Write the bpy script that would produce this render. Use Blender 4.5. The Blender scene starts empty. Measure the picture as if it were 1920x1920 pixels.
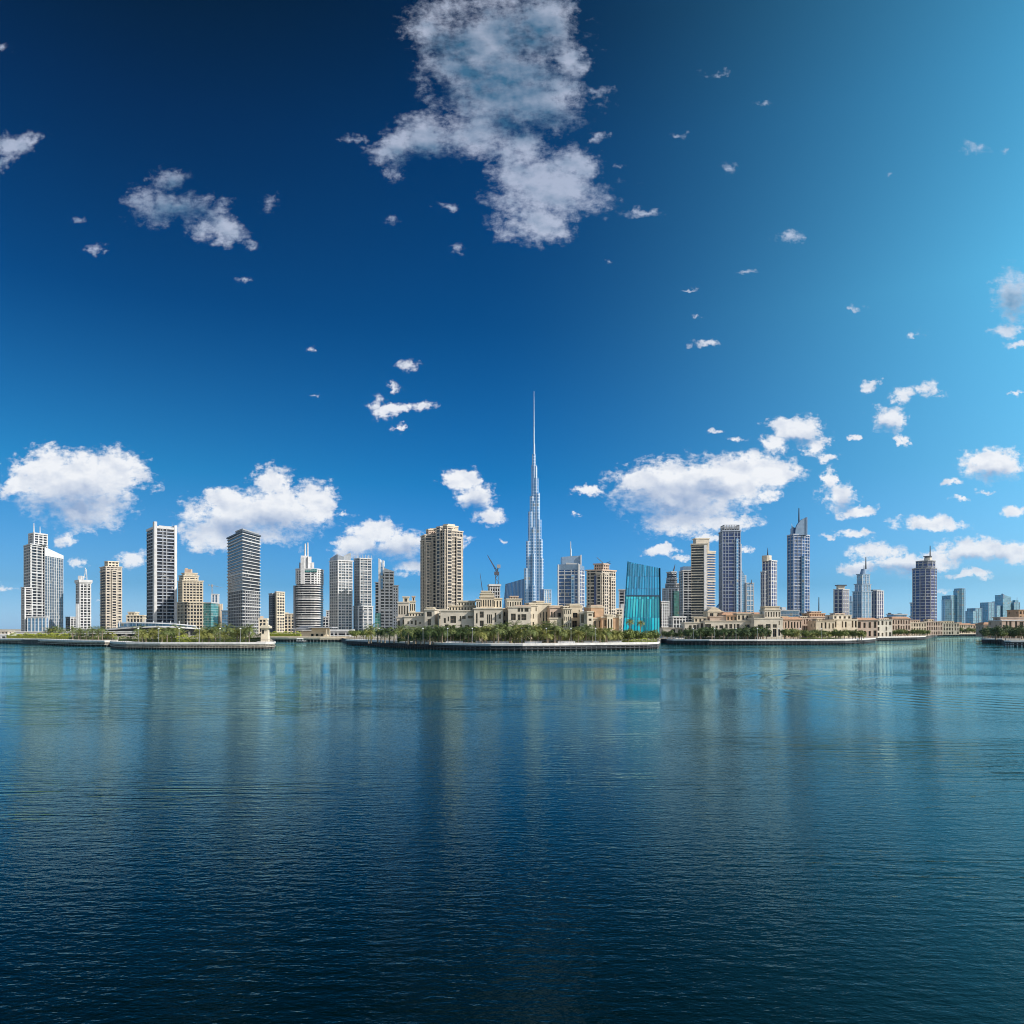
import bpy, math, random
from mathutils import Vector, Matrix
R = math.radians
random.seed(7)
sc = bpy.context.scene
COL = sc.collection

# ------------------------------------------------------------------ camera, sky, sun, exposure
F, CX, HY, CH = 1400.0, 960.0, 1179.0, 8.0          # focal length in photo pixels, centre column, horizon row, eye height
cam = bpy.data.cameras.new('camera')
cam_o = bpy.data.objects.new('camera', cam)
COL.objects.link(cam_o)
cam_o.location = (0, 0, CH)
cam_o.rotation_euler = (math.pi / 2, 0, 0)
cam.sensor_width = 36
cam.lens = 36 * F / 1920
cam.shift_y = (HY - 960) / 1920
cam.clip_start, cam.clip_end = 0.5, 60000
sc.camera = cam_o

SUN_AZ, SUN_EL = 112.0, 36.0
SUN_DIR = Vector((math.sin(R(SUN_AZ)) * math.cos(R(SUN_EL)), math.cos(R(SUN_AZ)) * math.cos(R(SUN_EL)), math.sin(R(SUN_EL))))
sl = bpy.data.lights.new('sun', 'SUN')
sl.energy, sl.angle, sl.color = 5.0, R(0.5), (1.0, 0.945, 0.86)
so = bpy.data.objects.new('sun', sl)
COL.objects.link(so)
so.rotation_euler = SUN_DIR.to_track_quat('Z', 'Y').to_euler()
so.location = SUN_DIR * 900

sc.view_settings.view_transform = 'Standard'
sc.view_settings.look = 'None'
sc.view_settings.exposure = 0.0
sc.view_settings.gamma = 1.0
sc.cycles.use_denoising = True
sc.cycles.use_adaptive_sampling = True
sc.cycles.adaptive_threshold = 0.015
sc.cycles.filter_width = 1.0
sc.cycles.max_bounces = 6
sc.cycles.diffuse_bounces = 2
sc.cycles.glossy_bounces = 3
sc.cycles.transmission_bounces = 2
sc.cycles.volume_bounces = 0
sc.cycles.caustics_reflective = False
sc.cycles.caustics_refractive = False


class NT:
    """tiny helper round a node tree"""
    def __init__(s, tree):
        s.t, s.l = tree, tree.links

    def n(s, kind, **kw):
        nd = s.t.nodes.new(kind)
        for k, v in kw.items():
            setattr(nd, k, v)
        return nd

    def put(s, sock, v):
        if isinstance(v, bpy.types.NodeSocket):
            s.l.new(v, sock)
        elif v is not None:
            if sock.type == 'RGBA' and not isinstance(v, (int, float)) and len(v) == 3:
                v = (*v, 1)
            sock.default_value = v

    def m(s, op, a, b=None, c=None, clamp=False):
        nd = s.n('ShaderNodeMath', operation=op, use_clamp=clamp)
        s.put(nd.inputs[0], a)
        s.put(nd.inputs[1], b)
        s.put(nd.inputs[2], c)
        return nd.outputs[0]

    def v(s, op, a, b=None, c=None):
        nd = s.n('ShaderNodeVectorMath', operation=op)
        s.put(nd.inputs[0], a)
        s.put(nd.inputs[1], b)
        s.put(nd.inputs[2], c)
        return nd.outputs['Value' if op in ('LENGTH', 'DOT_PRODUCT') else 'Vector']

    def mix(s, f, a, b, blend='MIX'):
        nd = s.n('ShaderNodeMix', data_type='RGBA', blend_type=blend)
        s.put(nd.inputs[0], f)
        s.put(nd.inputs[6], a)
        s.put(nd.inputs[7], b)
        return nd.outputs[2]

    def sep(s, v):
        nd = s.n('ShaderNodeSeparateXYZ')
        s.put(nd.inputs[0], v)
        return nd.outputs

    def comb(s, x, y, z=0.0):
        nd = s.n('ShaderNodeCombineXYZ')
        for i, q in enumerate((x, y, z)):
            s.put(nd.inputs[i], q)
        return nd.outputs[0]

    def ramp(s, f, stops, interp='LINEAR'):
        nd = s.n('ShaderNodeValToRGB')
        nd.color_ramp.interpolation = interp
        el = nd.color_ramp.elements
        while len(el) < len(stops):
            el.new(0.5)
        for e, (p, c) in zip(el, stops):
            e.position = p
            e.color = (*c, 1)
        s.put(nd.inputs[0], f)
        return nd.outputs[0]

    def rng(s, v, a, b, c=0.0, d=1.0, smooth=True):
        nd = s.n('ShaderNodeMapRange', interpolation_type='SMOOTHSTEP' if smooth else 'LINEAR')
        for i, q in enumerate((v, a, b, c, d)):
            s.put(nd.inputs[i], q)
        return nd.outputs[0]

    def noise(s, vec, scale, detail=2.0, rough=0.5, dist=0.0, col=False):
        nd = s.n('ShaderNodeTexNoise')
        s.put(nd.inputs['Vector'], vec)
        nd.inputs['Scale'].default_value = scale
        nd.inputs['Detail'].default_value = detail
        nd.inputs['Roughness'].default_value = rough
        nd.inputs['Distortion'].default_value = dist
        return nd.outputs[1 if col else 0]


def lin(c):
    return tuple(((v / 255) / 12.92 if v / 255 < .04045 else ((v / 255 + .055) / 1.055) ** 2.4) for v in c)


# world: physical sky, graded by direction the way a polarising filter grades it, with cumulus clouds at infinity
BLOBS = [  # cloud masses: centre and radii in hundredths of the view-direction grid, strength
    # low cumulus on the left
    (140, 905, 138, 66, 1), (92, 882, 74, 48, 1), (210, 882, 75, 44, 1), (160, 950, 92, 52, 1), (130, 915, 130, 60, 1), (42, 912, 45, 26, 1),
    (490, 965, 148, 56, 1), (440, 985, 95, 50, 1), (430, 945, 60, 34, 1), (588, 940, 52, 42, 1), (510, 902, 36, 30, 1), (395, 1000, 66, 36, 1), (480, 1008, 95, 26, .8),
    (702, 998, 50, 32, 1), (755, 1028, 62, 30, 1), (842, 1015, 45, 20, .9), (672, 1028, 55, 26, 1), (790, 1062, 80, 26, .6),
    (862, 900, 38, 25, 1), (890, 930, 38, 30, 1), (915, 966, 32, 17, 1),
    (770, 690, 34, 17, .75), (735, 772, 50, 15, .8), (705, 760, 26, 18, .8), (742, 728, 18, 18, .7), (788, 768, 30, 13, .8), (745, 802, 20, 9, .7),
    (1095, 922, 34, 13, .9),
    # the big bank right of the spire
    (1262, 920, 130, 64, 1), (1290, 945, 120, 58, 1), (1340, 915, 110, 50, 1), (1392, 888, 100, 44, 1), (1455, 885, 58, 34, 1), (1285, 965, 105, 40, 1), (1205, 905, 60, 34, 1), (1345, 978, 90, 18, .9), (1440, 930, 34, 20, .8),
    (1495, 808, 50, 28, 1), (1530, 838, 30, 20, 1), (1465, 796, 34, 17, 1), (1552, 856, 34, 11, .8), (1455, 832, 32, 18, .9),
    (1575, 930, 32, 30, 1), (1560, 895, 18, 24, 1), (1608, 960, 42, 16, 1),
    (1665, 785, 42, 28, 1), (1630, 718, 27, 13, .9), (1690, 742, 30, 18, .8), (1740, 733, 32, 20, .9), (1690, 822, 16, 16, .8),
    (1862, 868, 68, 34, 1), (1778, 905, 26, 9, .8), (1805, 937, 22, 9, .8), (1900, 955, 30, 14, .9), (1850, 918, 30, 8, .6),
    (1745, 982, 66, 17, 1), (1606, 1003, 34, 11, .9), (1562, 1010, 24, 7, .8),
    (1640, 1035, 58, 22, .9), (1700, 1058, 75, 24, .9), (1760, 1052, 60, 18, .8), (1830, 1032, 76, 26, .95), (1895, 1040, 50, 24, .9), (1610, 1066, 45, 16, .8), (1822, 1078, 66, 13, .7), (1740, 1110, 60, 8, .5),
    (1235, 1030, 40, 14, .9), (1268, 1048, 26, 9, .8), (1320, 1008, 38, 11, .8), (1395, 1026, 22, 8, .8),
    (120, 1010, 34, 20, .7), (142, 1060, 26, 18, .7), (248, 1050, 34, 20, .85), (8, 1100, 32, 10, .6), (190, 1130, 26, 5, .4), (560, 1078, 20, 8, .5), (648, 963, 22, 9, .5), (1075, 966, 14, 8, .45), (945, 1015, 12, 8, .45),
    # high grey cloud at the top
    (925, 70, 165, 110, 1), (965, 190, 155, 80, 1), (960, 130, 140, 80, 1), (1010, 35, 85, 62, 1), (795, 255, 85, 46, .95), (755, 270, 55, 40, .9), (660, 262, 26, 20, .8),
    (1030, 355, 128, 76, 1), (1000, 410, 92, 54, .95), (1085, 310, 58, 52, .95), (1045, 165, 52, 36, 1), (900, 250, 112, 72, .95), (985, 275, 72, 62, .9), (1060, 120, 60, 50, .9), (800, 60, 70, 50, .7), (720, 290, 60, 30, .7), (742, 322, 30, 30, .75), (1120, 172, 34, 24, .6), (1120, 252, 24, 20, .75), (850, 130, 90, 44, .85),
    (860, 470, 24, 20, .5), (740, 410, 26, 20, .5), (840, 385, 40, 16, .45), (1210, 395, 50, 14, .4), (1165, 318, 24, 14, .45), (1130, 492, 16, 10, .4),
    (318, 385, 112, 42, .85), (325, 335, 50, 32, .75), (420, 432, 72, 30, .85), (472, 458, 28, 16, .75), (22, 272, 58, 27, .9), (5, 302, 34, 22, .9), (55, 262, 40, 20, .7), (6, 90, 26, 14, .7),
    (502, 378, 32, 32, .5), (150, 415, 22, 14, .6), (184, 470, 24, 20, .65), (462, 525, 26, 10, .6),
    (1340, 142, 32, 14, .75), (1422, 197, 24, 9, .75), (1273, 254, 24, 9, .7), (1365, 312, 20, 20, .55), (1822, 275, 36, 20, .6), (1882, 280, 22, 10, .5), (1478, 446, 29, 14, .85),
    (1402, 514, 32, 10, .65), (1600, 575, 24, 9, .85), (1325, 642, 32, 10, .9), (1300, 595, 18, 9, .5), (1720, 628, 17, 10, .85), (1670, 321, 14, 5, .6), (1905, 560, 50, 56, 1), (1890, 620, 55, 22, .6), (1908, 650, 30, 8, .9),
    (1338, 808, 24, 8, .6), (1386, 822, 26, 11, .6), (1605, 820, 14, 10, .8), (1908, 738, 18, 7, .8), (582, 660, 16, 8, .4), (586, 742, 24, 6, .35), (1300, 540, 40, 6, .4),
]
SHADES = [  # greyer bellies of the larger masses
    (135, 950, 105, 42), (475, 992, 110, 30), (740, 1045, 90, 22), (1255, 945, 115, 44), (1330, 920, 60, 20), (890, 945, 20, 16), (1500, 830, 30, 12), (1665, 805, 24, 12),
    (1865, 890, 50, 16), (1580, 945, 20, 14), (1690, 1070, 90, 12), (1840, 1050, 60, 14),
    (985, 60, 90, 46), (930, 150, 140, 60), (980, 225, 110, 44), (800, 300, 70, 36), (860, 90, 70, 40), (330, 400, 90, 26), (340, 345, 50, 22), (1905, 575, 40, 36),
]
world = bpy.data.worlds.new('World')
sc.world = world
world.use_nodes = True
g = NT(world.node_tree)
bg = world.node_tree.nodes['Background']
bg.inputs[1].default_value = 0.1
sky = g.n('ShaderNodeTexSky', sky_type='NISHITA')
sky.sun_disc = False
sky.sun_elevation, sky.sun_rotation = R(SUN_EL), R(SUN_AZ)
sky.dust_density = 0.6
tc = g.n('ShaderNodeTexCoord')
dirv = g.v('NORMALIZE', tc.outputs['Generated'])
dx, dy, dz = g.sep(dirv)
hyp = g.m('SQRT', g.m('ADD', g.m('MULTIPLY', dx, dx), g.m('MULTIPLY', dy, dy)))
side = g.m('DIVIDE', dx, g.m('MAXIMUM', hyp, 1e-4))
ELEV = [0.0, 0.055, 0.19, 0.375, 0.54, 0.63]
# graded colours wanted at these sines of elevation: left, middle and right of the view (as seen, 8 bit)
WANT = {
    'l': [(170, 202, 230), (122, 182, 226), (40, 136, 200), (0, 68, 130), (0, 36, 82), (0, 20, 50)],
    'm': [(156, 196, 230), (86, 164, 220), (22, 120, 190), (0, 72, 134), (0, 50, 102), (0, 33, 74)],
    'r': [(184, 224, 246), (160, 217, 246), (116, 202, 248), (98, 192, 238), (74, 158, 204), (66, 142, 184)],
}
BASE = {   # the ungraded sky there
    'l': [(0.557, 0.53, 0.39), (0.645, 0.75, 0.665), (0.315, 0.469, 0.641), (0.16, 0.254, 0.414), (0.105, 0.17, 0.294), (0.099, 0.161, 0.28)],
    'm': [(0.432, 0.406, 0.296), (0.501, 0.576, 0.505), (0.248, 0.368, 0.505), (0.139, 0.22, 0.357), (0.101, 0.162, 0.279), (0.09, 0.145, 0.255)],
    'r': [(0.449, 0.407, 0.288), (0.504, 0.572, 0.499), (0.271, 0.394, 0.533), (0.164, 0.255, 0.409), (0.127, 0.2, 0.34), (0.123, 0.193, 0.33)],
}


def tint(key):
    st = []
    for e, w_, b in zip(ELEV, WANT[key], BASE[key]):
        L = lin(w_)
        st.append((e, tuple(a / q / 4 for a, q in zip(L, b))))
    return g.ramp(dz, st)


t_l = g.rng(side, -0.50, 0.02)
t_r = g.m('POWER', g.rng(side, -0.08, 0.60, smooth=False), 2.1)
grade = g.mix(t_r, g.mix(t_l, tint('l'), tint('m')), tint('r'))
grade = g.v('SCALE', grade)
grade.node.inputs['Scale'].default_value = 4.0
front = g.rng(dy, -0.15, 0.30)
grade = g.mix(front, (1.4, 1.35, 1.3), grade)
skyc = g.mix(1.0, sky.outputs[0], grade, 'MULTIPLY')
# clouds
yy = g.m('MAXIMUM', dy, 0.05)
U = g.m('MULTIPLY_ADD', g.m('DIVIDE', dx, yy), F / 100, CX / 100)
V = g.m('MULTIPLY_ADD', g.m('DIVIDE', dz, yy), -F / 100, HY / 100)
P0 = g.comb(U, V, 0.0)
warp = g.noise(P0, 1.5, 5, 0.6, col=True)
warp2 = g.noise(P0, 6.0, 4, 0.6, col=True)
P1 = g.v('MULTIPLY_ADD', warp, (0.66, 0.46, 0), g.v('ADD', P0, (-0.33, -0.23, 0)))
P1 = g.v('MULTIPLY_ADD', warp2, (0.30, 0.20, 0), g.v('ADD', P1, (-0.15, -0.10, 0)))


def field(blobs, p):
    acc = None
    for b in blobs:
        cx_, cy_, rx, ry = b[:4]
        a = b[4] if len(b) > 4 else 1.0
        if len(b) > 4 and max(rx, ry) < 37:          # little puffs are torn and thin
            rx, ry, a = rx * 1.4, ry * 1.3, a - 0.30
        q = g.v('MULTIPLY_ADD', p, (100 / rx, 100 / ry, 0), (-cx_ / rx, -cy_ / ry, 0))
        val = g.m('MULTIPLY_ADD', g.v('LENGTH', q), -1.0, 0.25 + a * 0.75)
        acc = val if acc is None else g.m('MAXIMUM', acc, val)
    return acc


D = field(BLOBS, P1)
N1 = g.m('ADD', g.m('MULTIPLY', g.noise(g.v('MULTIPLY', P0, (1, 1.3, 1)), 2.2, 6, 0.6), 0.55), g.m('MULTIPLY', g.noise(g.v('MULTIPLY', P0, (0.8, 1.3, 1)), 8.0, 6, 0.62), 0.45))
N2 = g.noise(g.v('MULTIPLY', g.v('ADD', P0, (0.09, -0.12, 0)), (1, 1.35, 1)), 2.0, 3, 0.52)
N3 = g.noise(g.v('MULTIPLY', P0, (1, 1.35, 1)), 2.0, 3, 0.52)
high = g.rng(V, 9.0, 3.2)                               # high clouds are thinner and greyer
dens = g.m('ADD', g.m('MULTIPLY', D, 1.75), g.m('MULTIPLY_ADD', N1, 3.4, -1.62))
S = g.rng(g.m('MULTIPLY_ADD', N3, 0.9, g.m('ADD', field(SHADES, g.v('MULTIPLY_ADD', warp, (0.5, 0.4, 0), g.v('ADD', P0, (-0.25, -0.2, 0)))), -0.45)), -0.45, 0.8)
dens = g.m('ADD', dens, g.m('MULTIPLY', g.m('MULTIPLY', high, 2.6), g.m('SUBTRACT', g.noise(g.v('ADD', P0, (3.1, 1.7, 0)), 1.3, 4, 0.6), 0.52)))
alpha = g.rng(dens, -0.05, g.m('ADD', g.m('MULTIPLY_ADD', high, 0.62, 0.78), g.m('MULTIPLY', S, g.m('MULTIPLY_ADD', high, -0.7, 0.9))))
alpha = g.m('MULTIPLY', alpha, g.m('MULTIPLY_ADD', high, -0.30, 0.97))
alpha = g.m('MULTIPLY', alpha, g.rng(V, 11.7, 11.0, 0.3, 1.0))
alpha = g.m('MULTIPLY', alpha, g.rng(dy, 0.10, 0.25))
billow = g.m('MULTIPLY', g.m('SUBTRACT', N3, N2), 1.5)
lit = g.m('ADD', g.m('SUBTRACT', 0.92, g.m('MULTIPLY', S, 0.75)), billow, clamp=True)
c_low = g.mix(lit, lin((160, 178, 210)), lin((252, 252, 254)))
c_high = g.mix(lit, lin((78, 126, 160)), lin((204, 214, 236)))
cc = g.mix(high, c_low, c_high)
cc = g.v('SCALE', cc)
cc.node.inputs['Scale'].default_value = 10.0
final = g.mix(alpha, skyc, cc)
g.put(bg.inputs[0], final)
world.cycles.sampling_method = 'MANUAL'
world.cycles.sample_map_resolution = 256

# ------------------------------------------------------------------ materials
MATS = {}


def mat(name, col, rough=0.8, metal=0.0, spec=0.5, var=0.12, vscale=0.35, bump=0.0):
    if name in MATS:
        return MATS[name]
    m_ = bpy.data.materials.new(name)
    m_.use_nodes = True
    t = NT(m_.node_tree)
    b = m_.node_tree.nodes['Principled BSDF']
    geo = t.n('ShaderNodeNewGeometry')
    n_ = t.noise(geo.outputs['Position'], vscale, 5, 0.6)
    f = t.rng(n_, 0.3, 0.7)
    lo = tuple(c * (1 - var) for c in col)
    hi = tuple(min(1, c * (1 + var)) for c in col)
    t.put(b.inputs['Base Color'], t.mix(f, lo, hi))
    b.inputs['Roughness'].default_value = rough
    b.inputs['Metallic'].default_value = metal
    b.inputs['Specular IOR Level'].default_value = spec
    MATS[name] = m_
    return m_


def glazing(name, glass, line, w=1.6, h=3.5, mw=0.10, mh=0.14, rough=0.12, metal=0.0, var=0.8, blind=(0.30, 0.29, 0.27), pblind=0.18, spec=0.8):
    """curtain wall or window band: panes, mullions, floor lines and a scatter of drawn blinds, on the facade's own UVs in metres"""
    if name in MATS:
        return MATS[name]
    m_ = bpy.data.materials.new(name)
    m_.use_nodes = True
    t = NT(m_.node_tree)
    b = m_.node_tree.nodes['Principled BSDF']
    uv = t.n('ShaderNodeUVMap')
    u, v, _ = t.sep(uv.outputs[0])
    us, vs = t.m('DIVIDE', u, w), t.m('DIVIDE', v, h)
    fu, fv = t.m('FRACT', us), t.m('FRACT', vs)
    wn = t.n('ShaderNodeTexWhiteNoise', noise_dimensions='2D')
    t.put(wn.inputs[0], t.comb(t.m('FLOOR', us), t.m('FLOOR', vs)))
    rv = wn.outputs[0]
    k = t.m('MULTIPLY_ADD', rv, var, 1 - var / 2)
    gcol = t.v('SCALE', t.comb(*glass))
    t.put(gcol.node.inputs['Scale'], k)
    wn2 = t.n('ShaderNodeTexWhiteNoise', noise_dimensions='2D')
    t.put(wn2.inputs[0], t.comb(t.m('FLOOR', t.m('ADD', us, 57.0)), t.m('FLOOR', vs)))
    isb = t.m('LESS_THAN', wn2.outputs[0], pblind)
    gcol = t.mix(t.m('MULTIPLY', isb, 0.8), gcol, blind)
    ln = t.m('MAXIMUM', t.m('LESS_THAN', fu, mw), t.m('LESS_THAN', fv, mh))
    t.put(b.inputs['Base Color'], t.mix(ln, gcol, line))
    t.put(b.inputs['Roughness'], t.m('MULTIPLY_ADD', ln, 0.55 - rough, rough))
    t.put(b.inputs['Metallic'], t.m('MULTIPLY', t.m('SUBTRACT', 1.0, ln), metal))
    b.inputs['Specular IOR Level'].default_value = spec
    MATS[name] = m_
    return m_


WHITE = mat('white_render', (0.68, 0.68, 0.68))
PALE = mat('pale_grey_concrete', (0.56, 0.56, 0.56))
GREY = mat('grey_concrete', (0.36, 0.37, 0.39))
DGREY = mat('dark_grey_cladding', (0.10, 0.11, 0.13), rough=0.5)
BEIGE = mat('beige_stone', (0.56, 0.495, 0.41))
CREAM = mat('cream_render', (0.67, 0.59, 0.455))
SAND = mat('sand_render', (0.64, 0.54, 0.40))
GBEIGE = mat('grey_beige_render', (0.66, 0.59, 0.48))
COOL = mat('cool_grey_concrete', (0.42, 0.47, 0.56))
DBLUE = mat('dark_blue_metal', (0.01, 0.05, 0.11), rough=0.5)
ORANGE = mat('terracotta_render', (0.56, 0.36, 0.22))
ROSE = mat('rose_beige_render', (0.58, 0.44, 0.34))
TILE = mat('clay_roof', (0.48, 0.27, 0.16), var=0.25, vscale=1.2)
STEEL = mat('silver_metal', (0.62, 0.66, 0.72), rough=0.3, metal=0.75)
BLUEMET = mat('blue_grey_metal', (0.25, 0.34, 0.46), rough=0.35, metal=0.4)
DARKMET = mat('dark_metal', (0.05, 0.055, 0.065), rough=0.5)
CRANE = mat('crane_paint', (0.10, 0.10, 0.12), rough=0.5)
WINDOW = mat('dark_window_glass', (0.020, 0.024, 0.030), rough=0.12, spec=0.7, var=0.5, vscale=0.8)
FRAME = mat('bronze_frame', (0.16, 0.12, 0.09), rough=0.5)
DECK = mat('pale_paving', (0.72, 0.68, 0.63), var=0.15, vscale=0.5)
DECKDARK = mat('dark_timber', (0.055, 0.055, 0.06), var=0.3)  # even dark timber colour of the quay beams and boat hull
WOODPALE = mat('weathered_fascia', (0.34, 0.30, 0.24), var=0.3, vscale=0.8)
PILE = mat('pile_concrete', (0.13, 0.125, 0.12), var=0.4, vscale=0.7)
SEAWALL = mat('seawall_stone', (0.075, 0.07, 0.065), var=0.4, vscale=0.6)
TRUNK = mat('palm_bark', (0.27, 0.21, 0.15), var=0.35, vscale=2.0)
GROUNDM = mat('sandy_soil', (0.42, 0.36, 0.26), var=0.25, vscale=0.06)
LAWNM = mat('mown_grass', (0.16, 0.21, 0.045), var=0.35, vscale=0.4)
BOATW = mat('boat_gelcoat', (0.80, 0.79, 0.76), rough=0.3)

G_DARK = glazing('dark_window_band', (0.010, 0.013, 0.022), (0.07, 0.07, 0.08), pblind=0.06, spec=0.5, rough=0.2)
G_BLUE = glazing('blue_window_band', (0.025, 0.085, 0.24), (0.08, 0.14, 0.27), rough=0.15, metal=0.2, pblind=0.05)
G_CURT = glazing('slate_curtain_wall', (0.040, 0.070, 0.105), (0.30, 0.34, 0.38), w=3.2, h=4.0, mw=0.16, mh=0.2, metal=0.2, pblind=0.07)
G_TEAL = glazing('teal_curtain_wall', (0.05, 0.24, 0.24), (0.30, 0.42, 0.42), w=2.5, h=3.6, metal=0.4, pblind=0.05)
G_SKY = glazing('sky_blue_curtain_wall', (0.085, 0.22, 0.42), (0.28, 0.40, 0.52), w=3.0, h=3.8, mw=0.14, mh=0.16, metal=0.45, pblind=0.04, var=0.5)
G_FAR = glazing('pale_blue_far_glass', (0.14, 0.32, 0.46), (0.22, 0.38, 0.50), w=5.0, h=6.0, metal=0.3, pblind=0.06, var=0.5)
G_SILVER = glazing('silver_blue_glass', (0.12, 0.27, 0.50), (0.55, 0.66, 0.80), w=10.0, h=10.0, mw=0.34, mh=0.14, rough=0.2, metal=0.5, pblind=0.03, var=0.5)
G_OPERA_TOP = glazing('deep_blue_ribbed_glass', (0.016, 0.27, 0.52), (0.012, 0.16, 0.34), w=2.2, h=9.0, mw=0.22, mh=0.04, rough=0.15, metal=0.25, pblind=0.0, var=0.9)
G_DEEP = glazing('deep_blue_far_glass', (0.010, 0.10, 0.27), (0.006, 0.05, 0.15), w=4.0, h=60.0, mw=0.25, mh=0.02, rough=0.2, metal=0.1, pblind=0.0, var=0.9)
G_OPERA_LOW = glazing('turquoise_ribbed_glass', (0.008, 0.38, 0.48), (0.006, 0.22, 0.34), w=2.2, h=14.0, mw=0.16, mh=0.03, rough=0.2, metal=0.1, pblind=0.16, var=1.2, blind=(0.06, 0.58, 0.64))
G_INDIGO = glazing('indigo_window_band', (0.014, 0.035, 0.16), (0.04, 0.07, 0.20), metal=0.15, pblind=0.04)


def leafmat(name, col, col2):
    m_ = bpy.data.materials.new(name)
    m_.use_nodes = True
    t = NT(m_.node_tree)
    b = m_.node_tree.nodes['Principled BSDF']
    geo = t.n('ShaderNodeNewGeometry')
    t.put(b.inputs['Base Color'], t.mix(geo.outputs['Random Per Island'], col, col2))
    b.inputs['Roughness'].default_value = 0.6
    b.inputs['Specular IOR Level'].default_value = 0.3
    return m_


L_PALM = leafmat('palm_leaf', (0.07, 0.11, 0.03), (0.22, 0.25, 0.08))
L_PALMY = leafmat('yellow_palm_leaf', (0.13, 0.15, 0.03), (0.33, 0.32, 0.09))  # yellower, lighter leaf colour for some of the palms
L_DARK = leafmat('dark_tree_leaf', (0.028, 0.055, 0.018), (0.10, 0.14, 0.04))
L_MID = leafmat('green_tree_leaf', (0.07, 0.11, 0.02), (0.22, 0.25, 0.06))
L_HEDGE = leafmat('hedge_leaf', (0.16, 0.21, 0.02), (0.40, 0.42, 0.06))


# ------------------------------------------------------------------ mesh helpers
def X(px, d):
    return (px - CX) / F * d


def Zp(py, d):
    return CH + (HY - py) / F * d


def P(px, d):
    return Vector((X(px, d), d))


class MB:
    def __init__(s):
        s.v, s.f, s.uv, s.mi = [], [], [], []

    def face(s, pts, uv=None, mi=0):
        k = len(s.v)
        s.v += [tuple(p) for p in pts]
        s.f.append(tuple(range(k, k + len(pts))))
        s.uv.append(uv or [(p[0] + p[1], p[2]) for p in pts])
        s.mi.append(mi)

    def prism(s, poly, z0, z1, poly2=None, bottom=True):
        """closed solid over a CCW plan; z1 may be one height or one per corner; poly2 = plan at the top"""
        n = len(poly)
        top = poly2 or poly
        zs = z1 if isinstance(z1, (list, tuple)) else [z1] * n
        acc = 0.0
        for i in range(n):
            j = (i + 1) % n
            a, b, c, d = poly[i], poly[j], top[j], top[i]
            L = math.hypot(b[0] - a[0], b[1] - a[1])
            s.face([(a[0], a[1], z0), (b[0], b[1], z0), (c[0], c[1], zs[j]), (d[0], d[1], zs[i])],
                   [(acc, z0), (acc + L, z0), (acc + L, zs[j]), (acc, zs[i])])
            acc += L
        s.face([(p[0], p[1], z) for p, z in zip(top, zs)])
        if bottom:
            s.face([(p[0], p[1], z0) for p in reversed(poly)])
        return s

    def box(s, x0, x1, y0, y1, z0, z1):
        return s.prism([(x0, y0), (x1, y0), (x1, y1), (x0, y1)], z0, z1)

    def tube(s, a, b, r0, r1=None, n=6):
        r1 = r0 if r1 is None else r1
        a, b = Vector(a), Vector(b)
        ax = (b - a).normalized()
        q = ax.orthogonal().normalized()
        w = ax.cross(q)
        ring = [(q * math.cos(2 * math.pi * i / n) + w * math.sin(2 * math.pi * i / n)) for i in range(n)]
        for i in range(n):
            j = (i + 1) % n
            s.face([a + ring[i] * r0, a + ring[j] * r0, b + ring[j] * r1, b + ring[i] * r1])
        s.face([a + ring[i] * r0 for i in reversed(range(n))])
        s.face([b + ring[i] * r1 for i in range(n)])
        return s

    def mesh(s, name, *mats):
        me = bpy.data.meshes.new(name)
        me.from_pydata(s.v, [], s.f)
        ul = me.uv_layers.new(name='UVMap')
        k = 0
        for u in s.uv:
            for q in u:
                ul.data[k].uv = q
                k += 1
        for m_ in mats:
            me.materials.append(m_)
        if len(mats) > 1:
            me.polygons.foreach_set('material_index', s.mi)
        me.update()
        return me


def link(name, data, parent=None, loc=(0, 0, 0), rz=0.0, label=None):
    o = bpy.data.objects.new(name, data)
    COL.objects.link(o)
    o.location = loc
    o.rotation_euler = (0, 0, rz)
    if parent:
        o.parent = parent
    if label:
        o['label'] = label
    return o


def tag(o, label, cat, group=None, kind=None):
    o['label'] = label
    if cat:
        o['category'] = cat
    if group:
        o['group'] = group
    if kind:
        o['kind'] = kind
    return o


def thing(name, label, cat, loc, rz=0.0, group=None):
    o = bpy.data.objects.new(name, None)
    o.empty_display_size = 1
    COL.objects.link(o)
    o.location = loc
    o.rotation_euler = (0, 0, rz)
    return tag(o, label, cat, group)


def dup(o, parent=None):
    c = o.copy()
    COL.objects.link(c)
    if parent:
        c.parent = parent
    for ch in list(o.children):
        dup(ch, c)
    return c


def offset(poly, t):
    n, out = len(poly), []
    for i in range(n):
        p0, p1, p2 = Vector(poly[i - 1][:2]), Vector(poly[i][:2]), Vector(poly[(i + 1) % n][:2])
        e1, e2 = (p1 - p0).normalized(), (p2 - p1).normalized()
        n1, n2 = Vector((e1.y, -e1.x)), Vector((e2.y, -e2.x))
        b = (n1 + n2)
        k = max(0.35, 1 + n1.dot(n2))
        out.append(p1 + b * (t / k))
    return out


# plans, in world metres from sight lines and distances
def corner(pl, pc, pr, d, dl, dr):
    """four-sided plan with its corner towards the viewer"""
    Lp, Cp, Rp = P(pl, d + dl), P(pc, d), P(pr, d + dr)
    return [Cp, Rp, Lp + Rp - Cp, Lp]


def flat(p0, p1, d, dep, skew=0.0):
    """four-sided plan with its long face towards the viewer; skew > 0 pushes the right end back, so the face looks right"""
    a, b = P(p0, d + max(-skew, 0)), P(p1, d + max(skew, 0))
    e = (b - a).normalized()
    nrm = Vector((-e.y, e.x)) * dep
    return [a, b, b + nrm, a + nrm]


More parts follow.
